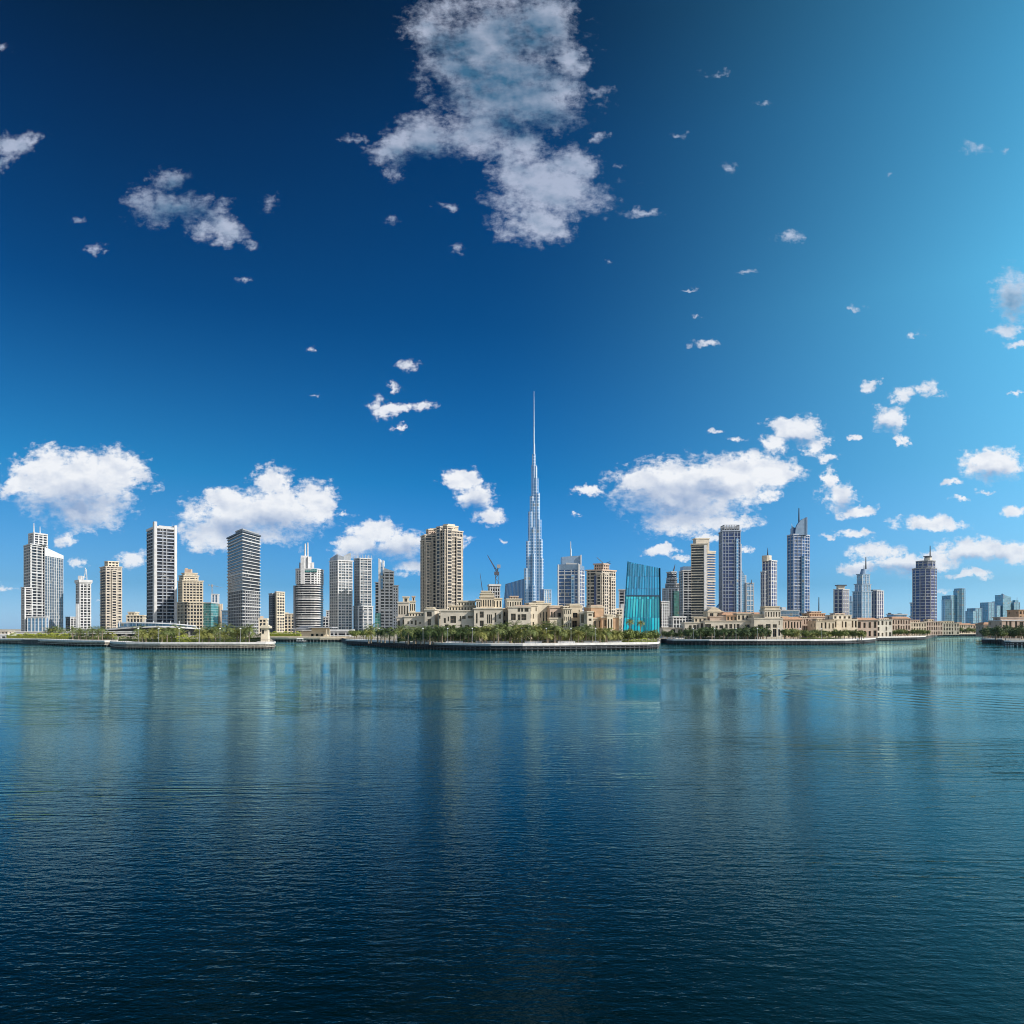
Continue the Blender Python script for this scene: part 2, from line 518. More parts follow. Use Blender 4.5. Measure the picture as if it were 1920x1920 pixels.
def oval(p0, p1, d, dep, n=16, power=1.0):
    cx, w = (X(p0, d) + X(p1, d)) / 2, (X(p1, d) - X(p0, d)) / 2
    pts = []
    for i in range(n):
        a = 2 * math.pi * (i + .5) / n
        c, s_ = math.cos(a), math.sin(a)
        c = math.copysign(abs(c) ** power, c)
        s_ = math.copysign(abs(s_) ** power, s_)
        pts.append(Vector((cx + w * c, d + dep / 2 + dep / 2 * s_)))
    return pts


def bay(poly, i, f0, f1, out=1.8, back=1.0):
    """plan of a projecting bay on edge i of a plan, between two fractions of its length"""
    a, b = Vector(poly[i][:2]), Vector(poly[(i + 1) % len(poly)][:2])
    e = (b - a).normalized()
    n = Vector((e.y, -e.x))
    p, q = a.lerp(b, f0), a.lerp(b, f1)
    return [p + n * out, q + n * out, q - n * back, p - n * back]


class Tower:
    """one tower: an Empty at its base and its parts"""
    def __init__(s, name, label, px, d, cat='tower', group=None, z=2.2):
        s.d = d
        s.z = z
        s.o = Vector((X(px, d), d, z))
        s.root = thing(name, label, cat, s.o, group=group)

    def rel(s, poly):
        return [Vector((p[0] - s.o.x, p[1] - s.o.y)) for p in poly]

    def solid(s, name, poly, z0, z1, m_, poly2=None, label=None, parent=None):
        b = MB().prism(s.rel(poly), z0 - s.z, [q - s.z for q in z1] if isinstance(z1, (list, tuple)) else z1 - s.z, s.rel(poly2) if poly2 else None)
        return link(name, b.mesh(name, m_), parent or s.root, label=label)

    def shaft(s, poly, z0, z1, n, glass, band, bh=1.1, out=0.8, pier=None, pw=0.9, sp=4.0, pout=None, core='glazing', cap=True, capm=None, edges=None, capname='roof_slab', caph=1.4):
        """glazed core, n floor bands standing proud of it, upright piers between, and a roof slab"""
        bh, pw = bh * .84, pw * .84
        s.solid(core, poly, z0, z1, glass)
        rp = s.rel(poly)
        if n:
            me = MB().prism(offset(rp, out), 0, bh).mesh('floor_band', band)
            me2 = MB().prism(offset(rp, out + .15), 0, bh * 1.7).mesh('floor_band', band)
            me0, rv = me, random.Random(n * 17 + int(z1 * 3))
            gap = rv.randint(7, 11)
            for i in range(n):
                me = me2 if n > 12 and i % gap == gap - 2 else me0
                z = z0 + (z1 - z0) * (i + 0.5) / n - bh / 2
                link('floor_band', me, s.root, (0, 0, z - s.z))
        if pier:
            po = pout if pout is not None else out + 0.12
            me = MB().box(-pw / 2, pw / 2, -po, po, 0, z1 - z0 - 0.4).mesh('pier', pier)
            k = len(rp)
            for i in range(k):
                if edges is not None and i not in edges:
                    continue
                a, b = rp[i], rp[(i + 1) % k]
                e = b - a
                L = e.length
                nrm = Vector((e.y, -e.x)) / max(L, 1e-6)
                mid = (a + b) / 2 + Vector((s.o.x, s.o.y))
                if nrm.dot(-mid.normalized()) < 0.02:
                    continue
                m2 = max(1, round(L / sp))
                skip = random.Random(m2 * 7 + i * 13 + int(z1))
                for j in range(m2 + 1):
                    if m2 > 4 and 0 < j < m2 and skip.random() < .2:
                        continue
                    p = a + e * (j / m2)
                    link('pier', me, s.root, (p.x, p.y, z0 - s.z), math.atan2(e.y, e.x))
        if cap:
            s.solid(capname, [Vector(q) for q in offset(poly, out + 0.5)], z1, z1 + caph, capm or band)

    def mast(s, px, d, z0, z1, r0, r1, m_=None, name='mast'):
        b = MB().tube((X(px, d) - s.o.x, d - s.o.y, z0 - s.z), (X(px, d) - s.o.x, d - s.o.y, z1 - s.z), r0, r1, 8)
        return link(name, b.mesh(name, m_ or STEEL), s.root)


# ------------------------------------------------------------------ water, ground, haze
def water_material():
    m_ = bpy.data.materials.new('lagoon_water')
    m_.use_nodes = True
    t = NT(m_.node_tree)
    b = m_.node_tree.nodes['Principled BSDF']
    geo = t.n('ShaderNodeNewGeometry')
    pos = geo.outputs['Position']

    def layer(rot, sx, sy, scale, detail, rough=0.5, dist=0.0):
        mp = t.n('ShaderNodeMapping')
        mp.inputs['Rotation'].default_value = (0, 0, R(rot))
        mp.inputs['Scale'].default_value = (sx, sy, 1)
        t.put(mp.inputs['Vector'], pos)
        return t.noise(mp.outputs[0], scale, detail, rough, dist)
    patch = t.rng(layer(10, 0.5, 1, 0.022, 3), 0.35, 0.68)
    patch2 = t.rng(layer(-25, 1, 1, 0.05, 2), 0.38, 0.65)
    def ridge(n):
        return t.m('POWER', t.m('SUBTRACT', 1.0, t.m('ABSOLUTE', t.m('MULTIPLY_ADD', n, 4.0, -2.0)), clamp=True), 1.8)
    patch3 = t.rng(layer(15, 0.4, 1, 0.035, 3), 0.45, 0.62)
    h = t.m('MULTIPLY', layer(8, 0.30, 1, 0.30, 2, 0.5, 0.3), 0.008)
    h = t.m('ADD', h, t.m('MULTIPLY', layer(20, 0.24, 1, 1.0, 2, 0.5, 0.2), t.m('MULTIPLY_ADD', patch, 0.013, 0.004)))
    h = t.m('ADD', h, t.m('MULTIPLY', ridge(layer(24, 0.13, 1, 1.1, 2, 0.5, 0.2)), t.m('MULTIPLY_ADD', patch3, 0.046, 0.005)))
    breeze = t.rng(t.m('MULTIPLY_ADD', patch, -22.0, t.sep(pos)[1]), 26.0, 92.0, 2.5, 0.9)      # ruffled open water, calmer towards the banks
    fine = t.m('MULTIPLY', layer(8, 0.42, 1, 2.6, 3, 0.6), t.m('MULTIPLY_ADD', patch2, 0.012, 0.011))
    fine = t.m('ADD', fine, t.m('MULTIPLY', layer(26, 0.45, 1, 6.0, 3, 0.6), 0.0065))
    fine = t.m('ADD', fine, t.m('MULTIPLY', layer(-18, 0.6, 1, 4.2, 2, 0.5), 0.006))
    h = t.m('ADD', h, t.m('MULTIPLY', fine, breeze))
    off = t.v('ADD', pos, (-76.0, -104.0, 0.0))
    rr = t.v('LENGTH', off)
    env = t.m('MULTIPLY', t.rng(rr, 16.0, 30.0), t.rng(rr, 52.0, 38.0))
    wake = t.m('MULTIPLY', t.m('SINE', t.m('ADD', t.m('MULTIPLY', rr, 1.9), t.m('MULTIPLY', patch, 4.0))), t.m('MULTIPLY', env, 0.022))   # old boat wake at the right
    h = t.m('ADD', t.m('MULTIPLY', h, 0.78), wake)
    bp = t.n('ShaderNodeBump')
    bp.inputs['Strength'].default_value = 1.0
    bp.inputs['Distance'].default_value = 1.0
    t.put(bp.inputs['Height'], h)
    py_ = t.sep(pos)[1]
    light_falloff = t.m('ADD', py_, t.m('MULTIPLY_ADD', layer(0, 1, 1, 0.012, 3), 160.0, -80.0))     # vignette painted into the water colour: dark near the viewer, brighter towards the banks
    body = t.ramp(t.rng(light_falloff, 10.0, 340.0, smooth=False), [(0.0, (0.0001, 0.0048, 0.0044)), (0.14, (0.0004, 0.015, 0.018)), (0.36, (0.0010, 0.080, 0.120)), (1.0, (0.003, 0.12, 0.15))])
    m_.node_tree.nodes.remove(b)
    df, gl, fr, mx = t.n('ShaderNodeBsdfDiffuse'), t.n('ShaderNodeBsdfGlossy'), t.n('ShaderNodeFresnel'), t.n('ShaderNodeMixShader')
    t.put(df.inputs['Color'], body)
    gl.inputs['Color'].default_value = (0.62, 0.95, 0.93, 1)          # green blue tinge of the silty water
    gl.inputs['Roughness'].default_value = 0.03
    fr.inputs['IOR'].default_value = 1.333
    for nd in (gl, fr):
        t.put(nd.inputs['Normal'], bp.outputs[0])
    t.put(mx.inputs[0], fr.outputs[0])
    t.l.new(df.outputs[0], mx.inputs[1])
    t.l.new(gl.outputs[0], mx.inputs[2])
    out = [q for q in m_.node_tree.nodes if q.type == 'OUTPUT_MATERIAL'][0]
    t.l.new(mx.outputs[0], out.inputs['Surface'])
    return m_


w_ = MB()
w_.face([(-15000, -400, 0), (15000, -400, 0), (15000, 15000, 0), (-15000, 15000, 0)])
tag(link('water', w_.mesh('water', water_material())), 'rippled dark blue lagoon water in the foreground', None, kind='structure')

GZ = 2.3
SHORE = [(-900, 395), (0, 412), (110, 365), (200, 345), (240, 302), (512, 302), (516, 330), (505, 470), (640, 470), (655, 385), (720, 330), (840, 288), (960, 276), (1080, 280), (1180, 292),
         (1232, 306), (1240, 430), (1262, 395), (1400, 380), (1580, 392), (1625, 440), (1650, 520), (1740, 600), (1760, 860), (1850, 880), (1843, 440), (1878, 400), (1884, 352), (2000, 345), (2900, 420)]
gp = [P(a, b) for a, b in SHORE]
ring = [Vector((p.x, p.y)) for p in gp] + [Vector((14800, 700)), Vector((14800, 14800)), Vector((-14800, 14800)), Vector((-14800, 600))]
gm = MB()
gm.face([(p.x, p.y, GZ) for p in ring])
for i in range(len(ring)):
    a, b = ring[i], ring[(i + 1) % len(ring)]
    gm.face([(a.x, a.y, -1), (b.x, b.y, -1), (b.x, b.y, GZ), (a.x, a.y, GZ)], mi=1)
gme = gm.mesh('ground', GROUNDM, SEAWALL)
import bmesh as _bm
bmm = _bm.new()
bmm.from_mesh(gme)
_bm.ops.remove_doubles(bmm, verts=bmm.verts, dist=0.01)
_bm.ops.triangulate(bmm, faces=[f for f in bmm.faces if len(f.verts) > 4])
_bm.ops.recalc_face_normals(bmm, faces=bmm.faces)
bmm.to_mesh(gme)
bmm.free()
tag(link('ground', gme), 'sandy ground behind the quays', None, kind='structure')

hz = bpy.data.materials.new('haze_air')
hz.use_nodes = True
hz.node_tree.nodes.clear()
t_ = NT(hz.node_tree)
pv = t_.n('ShaderNodeVolumePrincipled')
pv.inputs['Color'].default_value = (0.16, 0.60, 1.0, 1)
pv.inputs['Density'].default_value = 0.000019
mo = t_.n('ShaderNodeOutputMaterial')
t_.l.new(pv.outputs[0], mo.inputs['Volume'])
HAZE = True
if HAZE:
    hb = MB().box(-15200, 15200, -600, 15200, -2, 880)
    tag(link('haze', hb.mesh('haze', hz)), 'thin pale air that fades the far towers', None, kind='stuff')


# ------------------------------------------------------------------ towers, from the left
BL = {}


def T_left_hotel():
    d = 1000
    t = Tower('hotel_tower', 'white banded hotel tower with two thin masts and a glass wing, far left', 66, d)
    A = corner(46, 58, 88, d, 26, 30)
    zt = Zp(1021, d)
    t.shaft(A, 2, zt, 30, G_DARK, PALE, 1.3, 0.9, PALE, 1.6, 11, capname='roof_slab')
    C = corner(54, 64, 88, d + 6, 14, 18)
    t.shaft(C, zt + 1.4, Zp(1000, d), 4, G_DARK, PALE, 1.4, 0.5, WHITE, 1.6, 6, core='crown_glazing', caph=2.0, capname='crown_roof')
    W = [P(84, d + 22), P(118, d + 72), P(112, d + 110), P(80, d + 60)]
    ztw = Zp(1022, d)
    t.solid('wing_glazing', W, 2, [ztw - 2, ztw - 9, ztw - 9, ztw - 2], G_CURT)
    Wo = [Vector(q) for q in offset(W, 0.8)]
    t.solid('wing_roof', Wo, ztw - 12, [ztw, ztw - 7, ztw - 7, ztw], WHITE)
    for k in range(9):
        p = W[0].lerp(W[1], k / 8)
        b = MB().box(-.35, .35, -.5, .5, 0, ztw - 14).mesh('mullion_fin', PALE)
        link('mullion_fin', b, t.root, (p.x - t.o.x, p.y - t.o.y, 0), math.atan2(50, 38))
    Lw = corner(41, 47, 60, d - 6, 8, 6)
    t.shaft(Lw, 2, Zp(1103, d), 18, G_DARK, PALE, 1.2, 0.7, WHITE, 1.2, 6, core='low_wing_glazing', capname='low_wing_roof')
    Lb = flat(52, 86, d - 10, 6, 2)
    t.shaft(Lb, 2, Zp(1158, d), 0, G_SKY, WHITE, 1, .4, WHITE, 1.0, 4.5, core='lobby_glazing', capname='lobby_canopy')
    t.mast(63.5, d + 14, Zp(999, d), Zp(978, d), 0.9, 0.4, WHITE)
    t.mast(75, d + 16, Zp(999, d), Zp(984, d), 0.7, 0.3, WHITE)


def T_slim():
    d = 1050
    t = Tower('slim_tower', 'slim white tower with an overhanging roof and a curved rooftop frame', 156, d)
    A = corner(143, 150, 170, d, 10, 6)
    zt = Zp(1094, d)
    t.shaft(A, 2, zt, 18, G_DARK, WHITE, 1.3, 0.5, WHITE, 1.5, 5.0)
    t.solid('white_fin', flat(142, 147, d - 2, 8), 2, Zp(1132, d), WHITE)
    t.solid('roof_belt', [Vector(q) for q in offset(A, 1.6)], zt + 1.5, Zp(1087, d), WHITE)
    t.solid('plant_room', flat(146, 153, d + 5, 6), Zp(1087, d), Zp(1079, d), WHITE)
    b = MB()
    pts = [(152, 1087), (154.5, 1076), (155.5, 1067), (154.6, 1064)]
    pts2 = [(158.5, 1087), (158, 1076), (157, 1067), (154.6, 1064)]
    for q in (pts, pts2):
        for (a, c), (e, f) in zip(q, q[1:]):
            b.tube((X(a, d) - t.o.x, 6, Zp(c, d) - t.z), (X(e, d) - t.o.x, 6, Zp(f, d) - t.z), 0.45)
    for y in (1082, 1076, 1070):
        b.tube((X(153.5, d) - t.o.x, 6, Zp(y, d) - t.z), (X(158, d) - t.o.x, 6, Zp(y, d) - t.z), 0.3)
    link('roof_frame', b.mesh('roof_frame', WHITE), t.root)
    t2 = Tower('low_tower', 'small dark low tower beside the slim white tower', 133, d + 40)
    t2.shaft(corner(124, 132, 143, d + 40, 6, 6), 2, Zp(1158, d + 40), 7, G_DARK, PALE, 1.2, .5, PALE, 1.0, 5)


def T_beige_left():
    d = 980
    t = Tower('beige_tower', 'beige tower with small square windows and one dark side, third from left', 208, d)
    A = corner(188, 199, 228, d, 22, 12)
    zt = Zp(1063, d)
    t.shaft(A, 2, zt, 24, G_DARK, BEIGE, 1.7, 0.5, BEIGE, 1.3, 4.2, edges=[0])
    me = MB().box(-.6, .6, -.9, .9, 0, zt - 4).mesh('dark_fin', DGREY)
    for k in (0.12, 0.4, 0.7):
        p = A[0].lerp(A[3], k)
        link('dark_fin', me, t.root, (p.x - t.o.x, p.y - t.o.y, 0), math.atan2(22, -11))
    t.shaft(bay(A, 0, .36, .64, 1.5), 2, zt - 5, 24, G_DARK, BEIGE, 1.5, .25, BEIGE, 1.2, 4.0, core='bay_glazing', capname='bay_roof')
    C = corner(197, 203, 222, d + 5, 8, 8)
    t.shaft(C, zt + 1.4, Zp(1053, d), 1, G_DARK, CREAM, 2.0, .5, CREAM, 1.6, 3.5, core='crown_glazing', capname='crown_roof')


def T_hotel_low():
    d = 900
    t = Tower('beige_hotel', 'low beige hotel block with a stepped top behind the curved podium', 254, d, 'building')
    t.shaft(flat(238, 268, d, 20, 3), 2, Zp(1155, d), 4, G_DARK, CREAM, 1.5, .5, CREAM, 1.6, 4)
    t.shaft(flat(241, 252, d + 3, 10), Zp(1155, d) + 1, Zp(1149, d), 1, G_DARK, CREAM, 1.2, .4, CREAM, 1.4, 3, core='upper_glazing', capname='upper_roof')
    for i, x in enumerate((269, 273, 277, 281, 285)):
        link('column', MB().box(-.5, .5, -.5, .5, 0, Zp(1161, d) - 2.2).mesh('column', WHITE), t.root, (X(x, d) - t.o.x, 4, 0))


def T_dark_fin():
    d = 820
    t = Tower('dark_tower', 'tall dark balcony tower framed by two white fins with a notched top', 300, d)
    A = corner(276, 291, 329, d, 30, 16)
    zt = Zp(986, d)
    t.shaft(A, 2, zt, 32, G_DARK, COOL, .95, 0.7, None, cap=False)
    e = (A[1] - A[0]).normalized()
    nb = Vector((-e.y, e.x))
    q = [A[0] - e * 1.4 - nb * 1.2, A[0] + e * 1.6 - nb * 1.2, A[0] + e * 1.6 + nb * 3, A[0] - e * 1.4 + nb * 3]
    t.solid('tall_fin', q, 2, Zp(978, d), PALE)
    q = [A[1] - e * 1.6 - nb * 1.4, A[1] + e * 1.2 - nb * 1.4, A[1] + e * 1.2 + nb * 22, A[1] - e * 1.6 + nb * 22]
    t.solid('right_fin', q, 2, [Zp(986, d + 16), Zp(985, d + 16), Zp(985, d), Zp(986, d)], WHITE)
    t.solid('crown_beam', [Vector(v) for v in offset(A, 0.9)], zt - 2.5, zt, PALE)
    t.solid('roof_room', [A[0].lerp(A[2], .3), A[1].lerp(A[2], .3), A[2].lerp(A[0], .2), A[3].lerp(A[2], .3)], zt, zt + 2.5, PALE)
    for k in (0.36, 0.55):
        p = A[0].lerp(A[1], k)
        link('pier', MB().box(-.45, .45, -.95, .95, 0, zt - 4).mesh('pier', GREY), t.root, (p.x - t.o.x, p.y - t.o.y, 0), math.atan2(e.y, e.x))
    me = MB().box(-.35, .35, -.9, .9, 0, zt - 6).mesh('dark_fin', DGREY)
    for k in (.2, .45, .7, .95):
        p = A[0].lerp(A[3], k)
        link('dark_fin', me, t.root, (p.x - t.o.x, p.y - t.o.y, 0), math.atan2((A[3] - A[0]).y, (A[3] - A[0]).x))


def T_stepped():
    d = 900
    t = Tower('stepped_tower', 'cream stepped tower with small windows, right of the finned dark tower', 357, d)
    t.shaft(corner(331, 345, 380, d - 6, 10, 6), 2, Zp(1131, d), 9, G_DARK, CREAM, 1.6, .5, CREAM, 1.2, 3.6, core='base_glazing', capname='terrace_roof')
    zt = Zp(1090, d)
    t.shaft(corner(335, 343, 380, d + 2, 10, 7), Zp(1131, d), zt, 8, G_DARK, CREAM, 1.6, .5, CREAM, 1.2, 3.6)
    z2 = Zp(1080, d)
    t.shaft(corner(337, 345, 371, d + 5, 6, 7), zt + 1.4, z2, 2, G_DARK, CREAM, 1.6, .5, CREAM, 1.4, 3.2, core='upper_glazing', capname='upper_roof')
    t.shaft(corner(342, 347, 369, d + 7, 4, 5), z2 + 1.4, Zp(1075, d), 1, G_DARK, CREAM, 1.4, .4, CREAM, 1.3, 3, core='penthouse_glazing', capname='penthouse_roof')
    t.solid('turret', flat(346, 358, d + 9, 6, 1), Zp(1075, d), Zp(1066, d), ROSE)
    t.solid('turret_cap', flat(347, 352, d + 10, 4, 1), Zp(1066, d), Zp(1064, d), ROSE)


def T_small_mid():
    d = 1100
    t = Tower('teal_tower', 'small teal glass block beside the cream stepped tower', 388, d)
    t.shaft(flat(380, 396, d, 18, -3), 2, Zp(1131, d), 0, G_TEAL, PALE, 1, .4)
    t = Tower('grey_tower', 'slim grey slab tower with an attached lower beige block', 404, d + 30)
    t.shaft(flat(397, 408, d + 30, 14, 2), 2, Zp(1115, d + 30), 0, G_SKY, PALE, 1, .5, PALE, 2.6, 5.5)
    t.solid('annex', flat(404, 417, d + 22, 12, 3), 2, Zp(1132, d + 22), ROSE)
    me = MB().box(-.5, .5, -.6, .6, 0, 34).mesh('pier', CREAM)
    for x in (405, 409, 413, 417):
        link('pier', me, t.root, (X(x, d + 22) - t.o.x, -9, Zp(1132, d + 22) - t.z - 34))
    t = Tower('blue_office', 'low blue glass office just left of the dark corner tower', 421, d)
    t.shaft(flat(416, 429, d, 15, 0), 2, Zp(1146, d), 4, G_SKY, BLUEMET, .8, .4)
    crane('tower_crane', 'faint flat jib tower crane above the slim grey tower', 398, d + 60, 1180, 1099, (392, 1097), (421, 1103), thick=.5, col=GREY)


def crane(name, label, px, d, y0, y1, back, tip, thick=.8, col=None, aframe=None):
    t = Tower(name, label, px, d, 'crane')
    col = col or CRANE

    def q(p):
        return Vector((X(p[0], d) - t.o.x, 0, Zp(p[1], d) - t.z))
    b = MB()
    w = thick * 1.6
    h0, h1 = 0.0, Zp(y1, d) - t.z
    for sx in (-1, 1):
        for sy in (-1, 1):
            b.tube((sx * w, sy * w, h0), (sx * w, sy * w, h1), thick * .3, n=4)
    n = max(6, int((h1 - h0) / (w * 2.4)))
    for i in range(n):
        za, zb = h0 + (h1 - h0) * i / n, h0 + (h1 - h0) * (i + 1) / n
        s = 1 if i % 2 else -1
        b.tube((-s * w, -w, za), (s * w, -w, zb), thick * .2, n=4)
        b.tube((-s * w, w, za), (s * w, w, zb), thick * .2, n=4)
    link('crane_mast', b.mesh('crane_mast', col), t.root)
    link('crane_cab', MB().box(-w * 1.6, w * 1.2, -w * 1.5, w, h1 - 1.5, h1 + 2.5).mesh('crane_cab', col), t.root)
    top = Vector((0, 0, h1 + 1))
    for nm, p in (('jib', tip), ('counter_jib', back)):
        e = q(p)
        b = MB()
        ax = (e - top)
        up = Vector((-ax.z, 0, ax.x)).normalized() * thick * 1.2
        if up.z < 0:
            up = -up
        b.tube(top, e, thick * .45, thick * .3, 4)
        b.tube(top + up, e, thick * .35, thick * .25, 4)
        m2 = max(4, int(ax.length / (thick * 3)))
        for i in range(m2):
            a1 = top + ax * (i / m2) + (up * (1 - i / m2) if i % 2 else Vector())
            a2 = top + ax * ((i + 1) / m2) + (Vector() if i % 2 else up * (1 - (i + 1) / m2))
            b.tube(a1, a2, thick * .2, n=4)
        link(nm, b.mesh(nm, col), t.root)
    e = q(back)
    link('counterweight', MB().box(e.x - w, e.x + w, -w, w, e.z - w, e.z + w).mesh('counterweight', GREY), t.root)
    return t


def T_corner():
    d = 760
    t = Tower('corner_tower', 'dark glass tower with thin white floor edges and a sharp front corner', 456, d)
    A = corner(427, 455, 487, d, 62, 40)
    zt = Zp(997, d)
    t.shaft(A, 2, zt, 31, G_DARK, PALE, .85, 0.9, None, capm=DGREY)
    me = MB().box(-.3, .3, -1.0, 1.0, 0, zt * .42).mesh('mullion_fin', GREY)
    for i, j, n in ((0, 1, 8), (3, 0, 9)):
        e = A[j] - A[i]
        for k in range(1, n):
            p = A[i].lerp(A[j], k / n)
            link('mullion_fin', me, t.root, (p.x - t.o.x, p.y - t.o.y, 0), math.atan2(e.y, e.x))
    B = [A[0].lerp(A[2], .06), A[1].lerp(A[2], .10), A[2].lerp(A[0], .25), A[0].lerp(A[3], .42)]
    t.shaft(B, zt + 1.4, Zp(993, d) + .5, 1, G_DARK, GREY, .8, .3, core='penthouse_glazing', capname='penthouse_roof', capm=GREY)


def T_dual_beige():
    d = 1000
    t = Tower('two_tone_tower', 'short tower half dark glass and half cream with square windows', 518, d)
    t.shaft(corner(505, 511, 522, d, 12, 8), 2, Zp(1114, d), 17, G_DARK, GREY, 1.2, .5, DGREY, 1.4, 3)
    t.shaft(corner(516, 519, 533, d - 3, 6, 10), 2, Zp(1111, d), 14, G_DARK, CREAM, 1.6, .5, CREAM, 1.3, 3.9, core='cream_glazing', capname='cream_roof')
    t = Tower('cream_block', 'low cream block with dark bays between the two tone tower and the white tower', 536, d + 30)
    t.shaft(flat(521, 552, d + 30, 18, 6), 2, Zp(1152, d + 30), 6, G_DARK, CREAM, 1.4, .5, CREAM, 1.8, 4.4)
    t.solid('roof_room', flat(531, 541, d + 36, 8, 2), Zp(1152, d + 30), Zp(1148, d + 30), CREAM)
    t = Tower('beige_villa', 'small beige stepped building behind the stone pavilion', 494, 700)
    t.shaft(flat(486, 499, 700, 10, 1), 2, Zp(1162, 700), 3, G_DARK, CREAM, 1.2, .4, CREAM, 1.2, 3)
    t.solid('upper_storey', flat(487.5, 494, 702, 6, 1), Zp(1162, 700) + 1, Zp(1155, 700), ROSE)


def T_round_white():
    d = 900
    t = Tower('round_tower', 'white curved front tower with stepped blocks and twin masts on top', 574, d)
    A = oval(552, 597, d, 30, 20, .55)
    zt = Zp(1068, d)
    z1 = Zp(1095, d)
    t.shaft(A, 2, z1, 21, G_DARK, WHITE, 1.15, .8, None, cap=False)
    t.shaft(A, z1, zt, 6, G_DARK, WHITE, 1.4, .8, WHITE, 1.6, 8, core='upper_glazing', capname='roof_ring')
    t.solid('side_slab', flat(550, 554, d + 8, 14), 2, Zp(1097, d), GREY)
    t.solid('front_panel', flat(563.5, 571, d - 1.6, 4), Zp(1095, d), Zp(1046, d), WHITE)
    t.solid('stair_block', flat(564, 576, d + 4, 12, 2), Zp(1096, d), Zp(1041, d), WHITE)
    t.solid('lift_block', flat(577.5, 584, d + 3, 12, 2), Zp(1068, d), Zp(1043, d), WHITE)
    t.solid('plant_block', flat(584, 589, d + 4, 10, 1), Zp(1068, d), Zp(1054, d), WHITE)
    t.solid('plant_block', flat(561, 565, d + 6, 10, 0), Zp(1072, d), Zp(1054, d), GREY)
    t.solid('glass_screen', flat(570, 594, d - 1, 1.2, 0), Zp(1073, d), Zp(1067, d), G_TEAL)
    t.mast(572, d + 8, Zp(1041, d), Zp(1018, d), 1.0, .8, WHITE)
    t.mast(577, d + 8, Zp(1043, d), Zp(1016, d), 1.0, .8, WHITE)
    t = Tower('grey_block', 'small grey stepped block left of the jagged topped tower', 613, 1000)
    t.shaft(flat(605, 621, 1000, 14, 2), 2, Zp(1158, 1000), 5, G_DARK, PALE, 1.2, .4, PALE, 1.2, 3.5)
    t.shaft(flat(612, 621, 1003, 9, 1), Zp(1158, 1000), Zp(1146, 1000), 3, G_DARK, PALE, 1.2, .4, PALE, 1.2, 3.5, core='upper_glazing', capname='upper_roof')


def T_jagged():
    d = 900
    t = Tower('jagged_tower', 'pale gridded tower with a jagged slanting rooftop frame', 639, d)
    A = corner(619, 634, 660, d, 12, 8)
    zt = Zp(1052, d)
    t.shaft(A, 2, zt, 26, G_CURT, WHITE, 1.0, .6, WHITE, .9, 3.9, cap=True)
    for k, (i, j, a, b, h0, h1) in enumerate(((3, 0, 0, .95, 1045, 1038), (0, 1, 0.0, .42, 1040, 1043), (0, 1, .45, .9, 1041, 1035))):
        p, q = A[i].lerp(A[j], a), A[i].lerp(A[j], b)
        e = (q - p).normalized()
        nn = Vector((-e.y, e.x)) * 1.0
        t.solid('roof_screen', [p, q, q + nn, p + nn], zt, [Zp(h0, d), Zp(h1, d), Zp(h1, d), Zp(h0, d)], BLUEMET)
        b_ = MB()
        for m2 in range(7):
            r = p.lerp(q, m2 / 6)
            hh = Zp(h0 + (h1 - h0) * m2 / 6, d)
            b_.tube((r.x - t.o.x, r.y - t.o.y - .3, zt - t.z), (r.x - t.o.x, r.y - t.o.y - .3, hh - t.z), .35, n=4)
        link('screen_rib', b_.mesh('screen_rib', WHITE), t.root)


def T_grey_twin():
    d = 920
    t = Tower('violet_grey_tower', 'grey gridded tower with a crown of spikes and a wider pale base', 681, d)
    A = corner(665, 675, 696, d, 10, 8)
    zt = Zp(1048, d)
    t.shaft(A, Zp(1138, d), zt, 19, G_CURT, PALE, .9, .5, PALE, .9, 4.2)
    t.shaft(corner(664, 672, 698, d - 3, 10, 8), 2, Zp(1138, d), 8, G_CURT, WHITE, 1.4, .6, WHITE, 1.8, 5.2, core='base_glazing', capname='base_roof')
    rp = t.rel(A)
    me = MB().tube((0, 0, 0), (0, 0, 4.2), .5, .2, 5).mesh('crown_spike', PALE)
    for i in (0, 1, 3):
        a, b = rp[i], rp[(i + 1) % 4]
        for k in range(4):
            p = a.lerp(b, k / 4)
            link('crown_spike', me, t.root, (p.x, p.y, zt + 1.4 - t.z))


def T_sail_white():
    d = 880
    t = Tower('fin_tower', 'white tower with two tall fins and a roof sloping down to the right', 722, d)
    A = flat(713, 738, d, 18, 4)
    zl, zr = Zp(1062, d), Zp(1071, d)
    t.shaft(A, 2, zr - 1, 20, G_DARK, WHITE, 1.6, .5, WHITE, 1.4, 5.0, cap=False)
    t.solid('sloping_roof', [Vector(q) for q in offset(A, .8)], zr - 1, [zl, zr, zr, zl], WHITE)
    t.solid('tall_fin', flat(709.5, 713, d - 2, 9), 2, [Zp(1047, d), Zp(1049, d), Zp(1049, d), Zp(1047, d)], WHITE)
    t.solid('short_fin', flat(717, 719.5, d - 1, 6), Zp(1075, d), Zp(1051, d), WHITE)
    t.solid('glass_strip', flat(713, 717.5, d - 1.2, 4), Zp(1105, d), Zp(1063, d), G_SKY)
    t.shaft(flat(737, 746, d + 3, 14, 2), 2, Zp(1099, d), 17, G_DARK, WHITE, 1.6, .5, WHITE, 1.6, 3.2, core='annex_glazing', capname='annex_roof')
    t.shaft(flat(704, 710, d + 3, 14, 0), 2, Zp(1093, d), 17, G_DARK, WHITE, 1.2, .5, core='side_glazing', capname='side_roof')
    t.solid('low_glass', flat(703, 713, d - 4, 5), 2, Zp(1150, d), G_TEAL)


